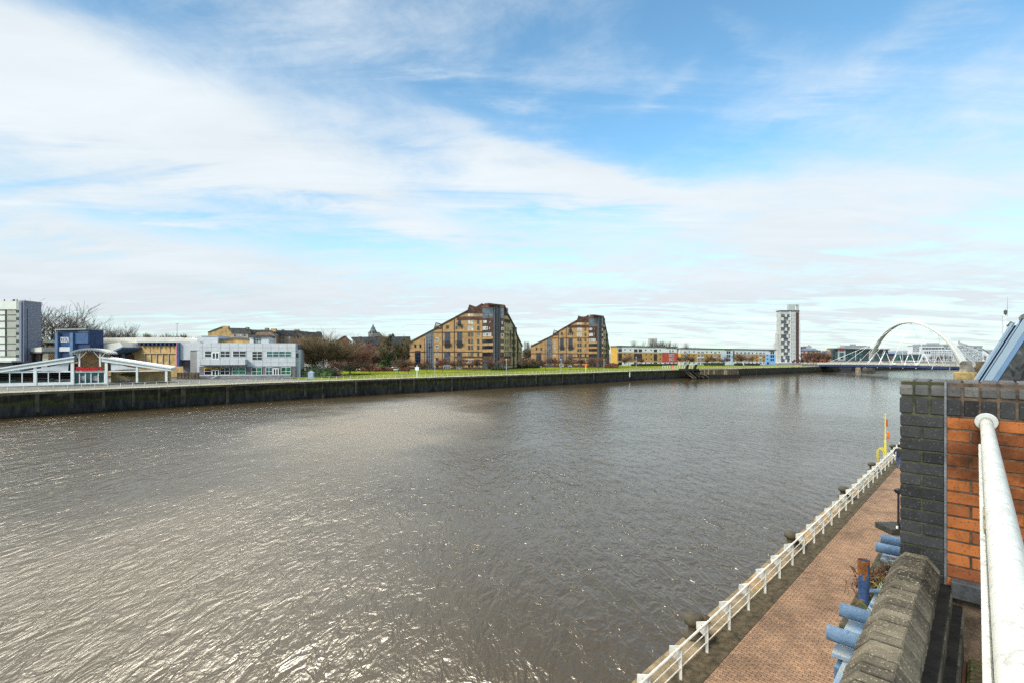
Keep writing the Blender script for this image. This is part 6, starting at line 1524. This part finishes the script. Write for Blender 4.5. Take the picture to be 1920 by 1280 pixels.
for a_ in ((3.42,.56,9.206,4.02,.66,9.235),(5.3,.5,9.206,5.8,.66,9.235)): mb=MB(); bbox(mb,*a_); mb.build('cleat_plate',blue_worn,st,bevel=.004)
for s in (3.70,4.30,5.5): mb=MB(); mb.tube([B(s,.585,9.206),B(s,.585,9.226)],.014,6); mb.build('bolt_head',blue,st)
mb=MB(); q0=B(4.53,.665,9.10); q1=B(4.53,.665,9.445); mb.tube([q0,q1],.037,20,caps=False); mb.tube([q0,q1+Vector((0,0,-.001))],.031,20,caps=False); mb.build('upright_pipe',mat('steel_blue_dark',(.045,.085,.19),.5,.3,8,bump=.3),st,smooth=True)
mb=MB(); mb.tube([q1+Vector((0,0,-.02)),q1+Vector((0,0,.004))],.0385,20,caps=False); mb.tube([q1+Vector((0,0,-.02)),q1+Vector((0,0,.004))],.0325,20,caps=False)
a=Vector((-.7,-.7,0)); 
for k in range(9):
    th=radians(170+k*11+R.uniform(-3,3)); u_=Vector((cos(th),sin(th),0))*.0385; zt_=q1.z-.01; mb.bar(q1+u_+Vector((0,0,0)),q1+u_-Vector((0,0,.06+.10*R.random())),.012,.006)
mb.build('rusty_rim',rust,st)
mb=MB(); mb.tube([B(4.53,.64,9.225),B(4.60,.53,9.225)],.018,8); mb.build('link_bar',blue,st)
# plants growing behind the steel beam
def weeds(label,cs,n,m,seed,spread,hgt,name='weed_clump',lw=.006):
    R=random.Random(seed); mb=MB()
    for _ in range(n):
        c=R.choice(cs); p=B(c[0]+R.gauss(0,spread),c[1]+R.gauss(0,spread*.45),c[2]); d=Vector((R.uniform(-1,1),R.uniform(-1,1),R.uniform(.4,1.6))).normalized()*hgt*R.uniform(.4,1.1)
        b=d.orthogonal().normalized()*lw*R.uniform(.6,1.3); mid=p+d*.6+Vector((0,0,hgt*.1)); e=p+d+Vector((0,0,-hgt*.15)); mb.face([p-b,p+b,mid+b*.7,e,mid-b*.7])
    return tag(mb.build(name,m),label,'plant')
grassy=mat('weed_yellow_green',(.24,.24,.03),.9,.4,14,col2=(.12,.15,.02)); deadm=mat('weed_dead',(.17,.085,.045),.9,.4,14)
weeds('yellow green grass tuft where the parapet meets the dark pier',[(4.6,.44,9.21),(4.8,.50,9.20),(4.35,.47,9.2)],260,grassy,3,.10,.12)
weeds('brown dead weeds between the upright blue pipe and the dark pier',[(4.9,.62,9.18),(5.1,.56,9.19),(4.75,.68,9.12)],420,deadm,4,.11,.13)
weeds('small green weed at the foot of the upright blue pipe',[(4.4,.70,9.05)],60,grassy,5,.04,.08)
weeds('tiny weed sprig beside the nearest blue pipe stub',[(3.45,.46,9.22)],40,grassy,6,.025,.035,lw=.004)
# shelf under the weeds and pipes
t=thing('brick_ledge','mossy dark ledge outside the parapet under the blue steelwork','ledge',B(3,.5,8.8)); mb=MB(); bbox(mb,4.05,.30,8.6,6.2,.74,9.12); mb.build('ledge_top',moss_stone,t,bevel=.01)
# ------------------------------------------------------------------ sloping glazed frame beyond the pier
bm_=mat('frame_blue',(.32,.43,.56),.38,.06,2,spec=.6); bm_d=mat('frame_blue_dark',(.15,.24,.37),.45,.08,2)
YB=5.2
def gp(px,py,Y=YB): return at(px,Y,zpx(py,Y))
t=thing('sloping_glazing','pale blue framed sloping glass panel rising behind the brick pier','sloping glazing',gp(1850,760))
def sl(name,pts,m,y0,y1,bev=.0):
    mb=MB(); mb.loop([gp(*p,YB)+BD*y0 for p in pts],[gp(*p,YB)+BD*y1 for p in pts]); return mb.build(name,m,t,bevel=bev)
def ln(x0,y0,x1,y1,yy): return x0+(x1-x0)*(yy-y0)/(y1-y0)
def band(xa,xb,ytop,name,m,y0,y1,ybot=800,xtop=None,bev=.002):
    # xa/xb: positions at y=717; slope of the outer frame in the photo is 70/112 px
    k=.655; f_=lambda x,y: x+(717-y)*k
    return sl(name,[(f_(xa,ybot),ybot),(f_(xb,ybot),ybot),(f_(xb,ytop),ytop),(f_(xa,ytop),ytop)],m,y0,y1,bev)
band(1822,1828,606,'outer_rail',mat('frame_light',(.30,.37,.42),.35,.05,2,spec=.6),-.06,.5)
band(1828,1832,605,'outer_rail_side',bm_,-.03,.5); band(1832,1836,610,'gasket',dark,.03,.5)
band(1836,1839.5,600,'inner_rail',bm_,-.02,.5); band(1839.5,1840.8,600,'seal_line',dark,.0,.5)
band(1840.8,1857,590,'main_rafter',MATS['frame_light'],-.10,.5); band(1857,1868,585,'main_rafter_side',bm_d,-.085,.5)
band(1868,1869.4,585,'gasket',dark,-.02,.5)
sl('end_cap',[(1889,609),(1894,603),(1902,606),(1898,613)],mat('cap_green',(.09,.10,.05),.8,.3,8),-.05,.4); sl('end_cap',[(1913,592),(1920,589),(1932,592),(1930,600),(1914,598)],mat('cap_grey',(.20,.21,.19),.7,.2,8),-.11,.4)
mb=MB(); k=.655; f_=lambda x,y: x+(717-y)*k
pts=[(f_(1869.4,800),800),(2100,800),(2100,f_(0,0)*0+500),(f_(1869.4,500),500)]
gm=bpy.data.materials.new('panel_painted_reflection'); gm.use_nodes=True; nt=gm.node_tree; b=nt.nodes['Principled BSDF']; g=nt.nodes.new('ShaderNodeNewGeometry'); v=nt.nodes.new('ShaderNodeTexNoise'); v.inputs['Scale'].default_value=5.5; v.inputs['Detail'].default_value=2; v.inputs['Distortion'].default_value=1.5; nt.links.new(g.outputs['Position'],v.inputs[0])
nt.links.new(ramp(nt,v.outputs['Fac'],[(.40,(.010,.008,.008)),(.46,(.045,.042,.038)),(.60,(.075,.07,.062)),(.66,(.15,.15,.16))]),b.inputs['Base Color']); b.inputs['Roughness'].default_value=.45  # mottled base colour paints the reflections in the pane
sl('glass_panel',pts,gm,.06,.10)
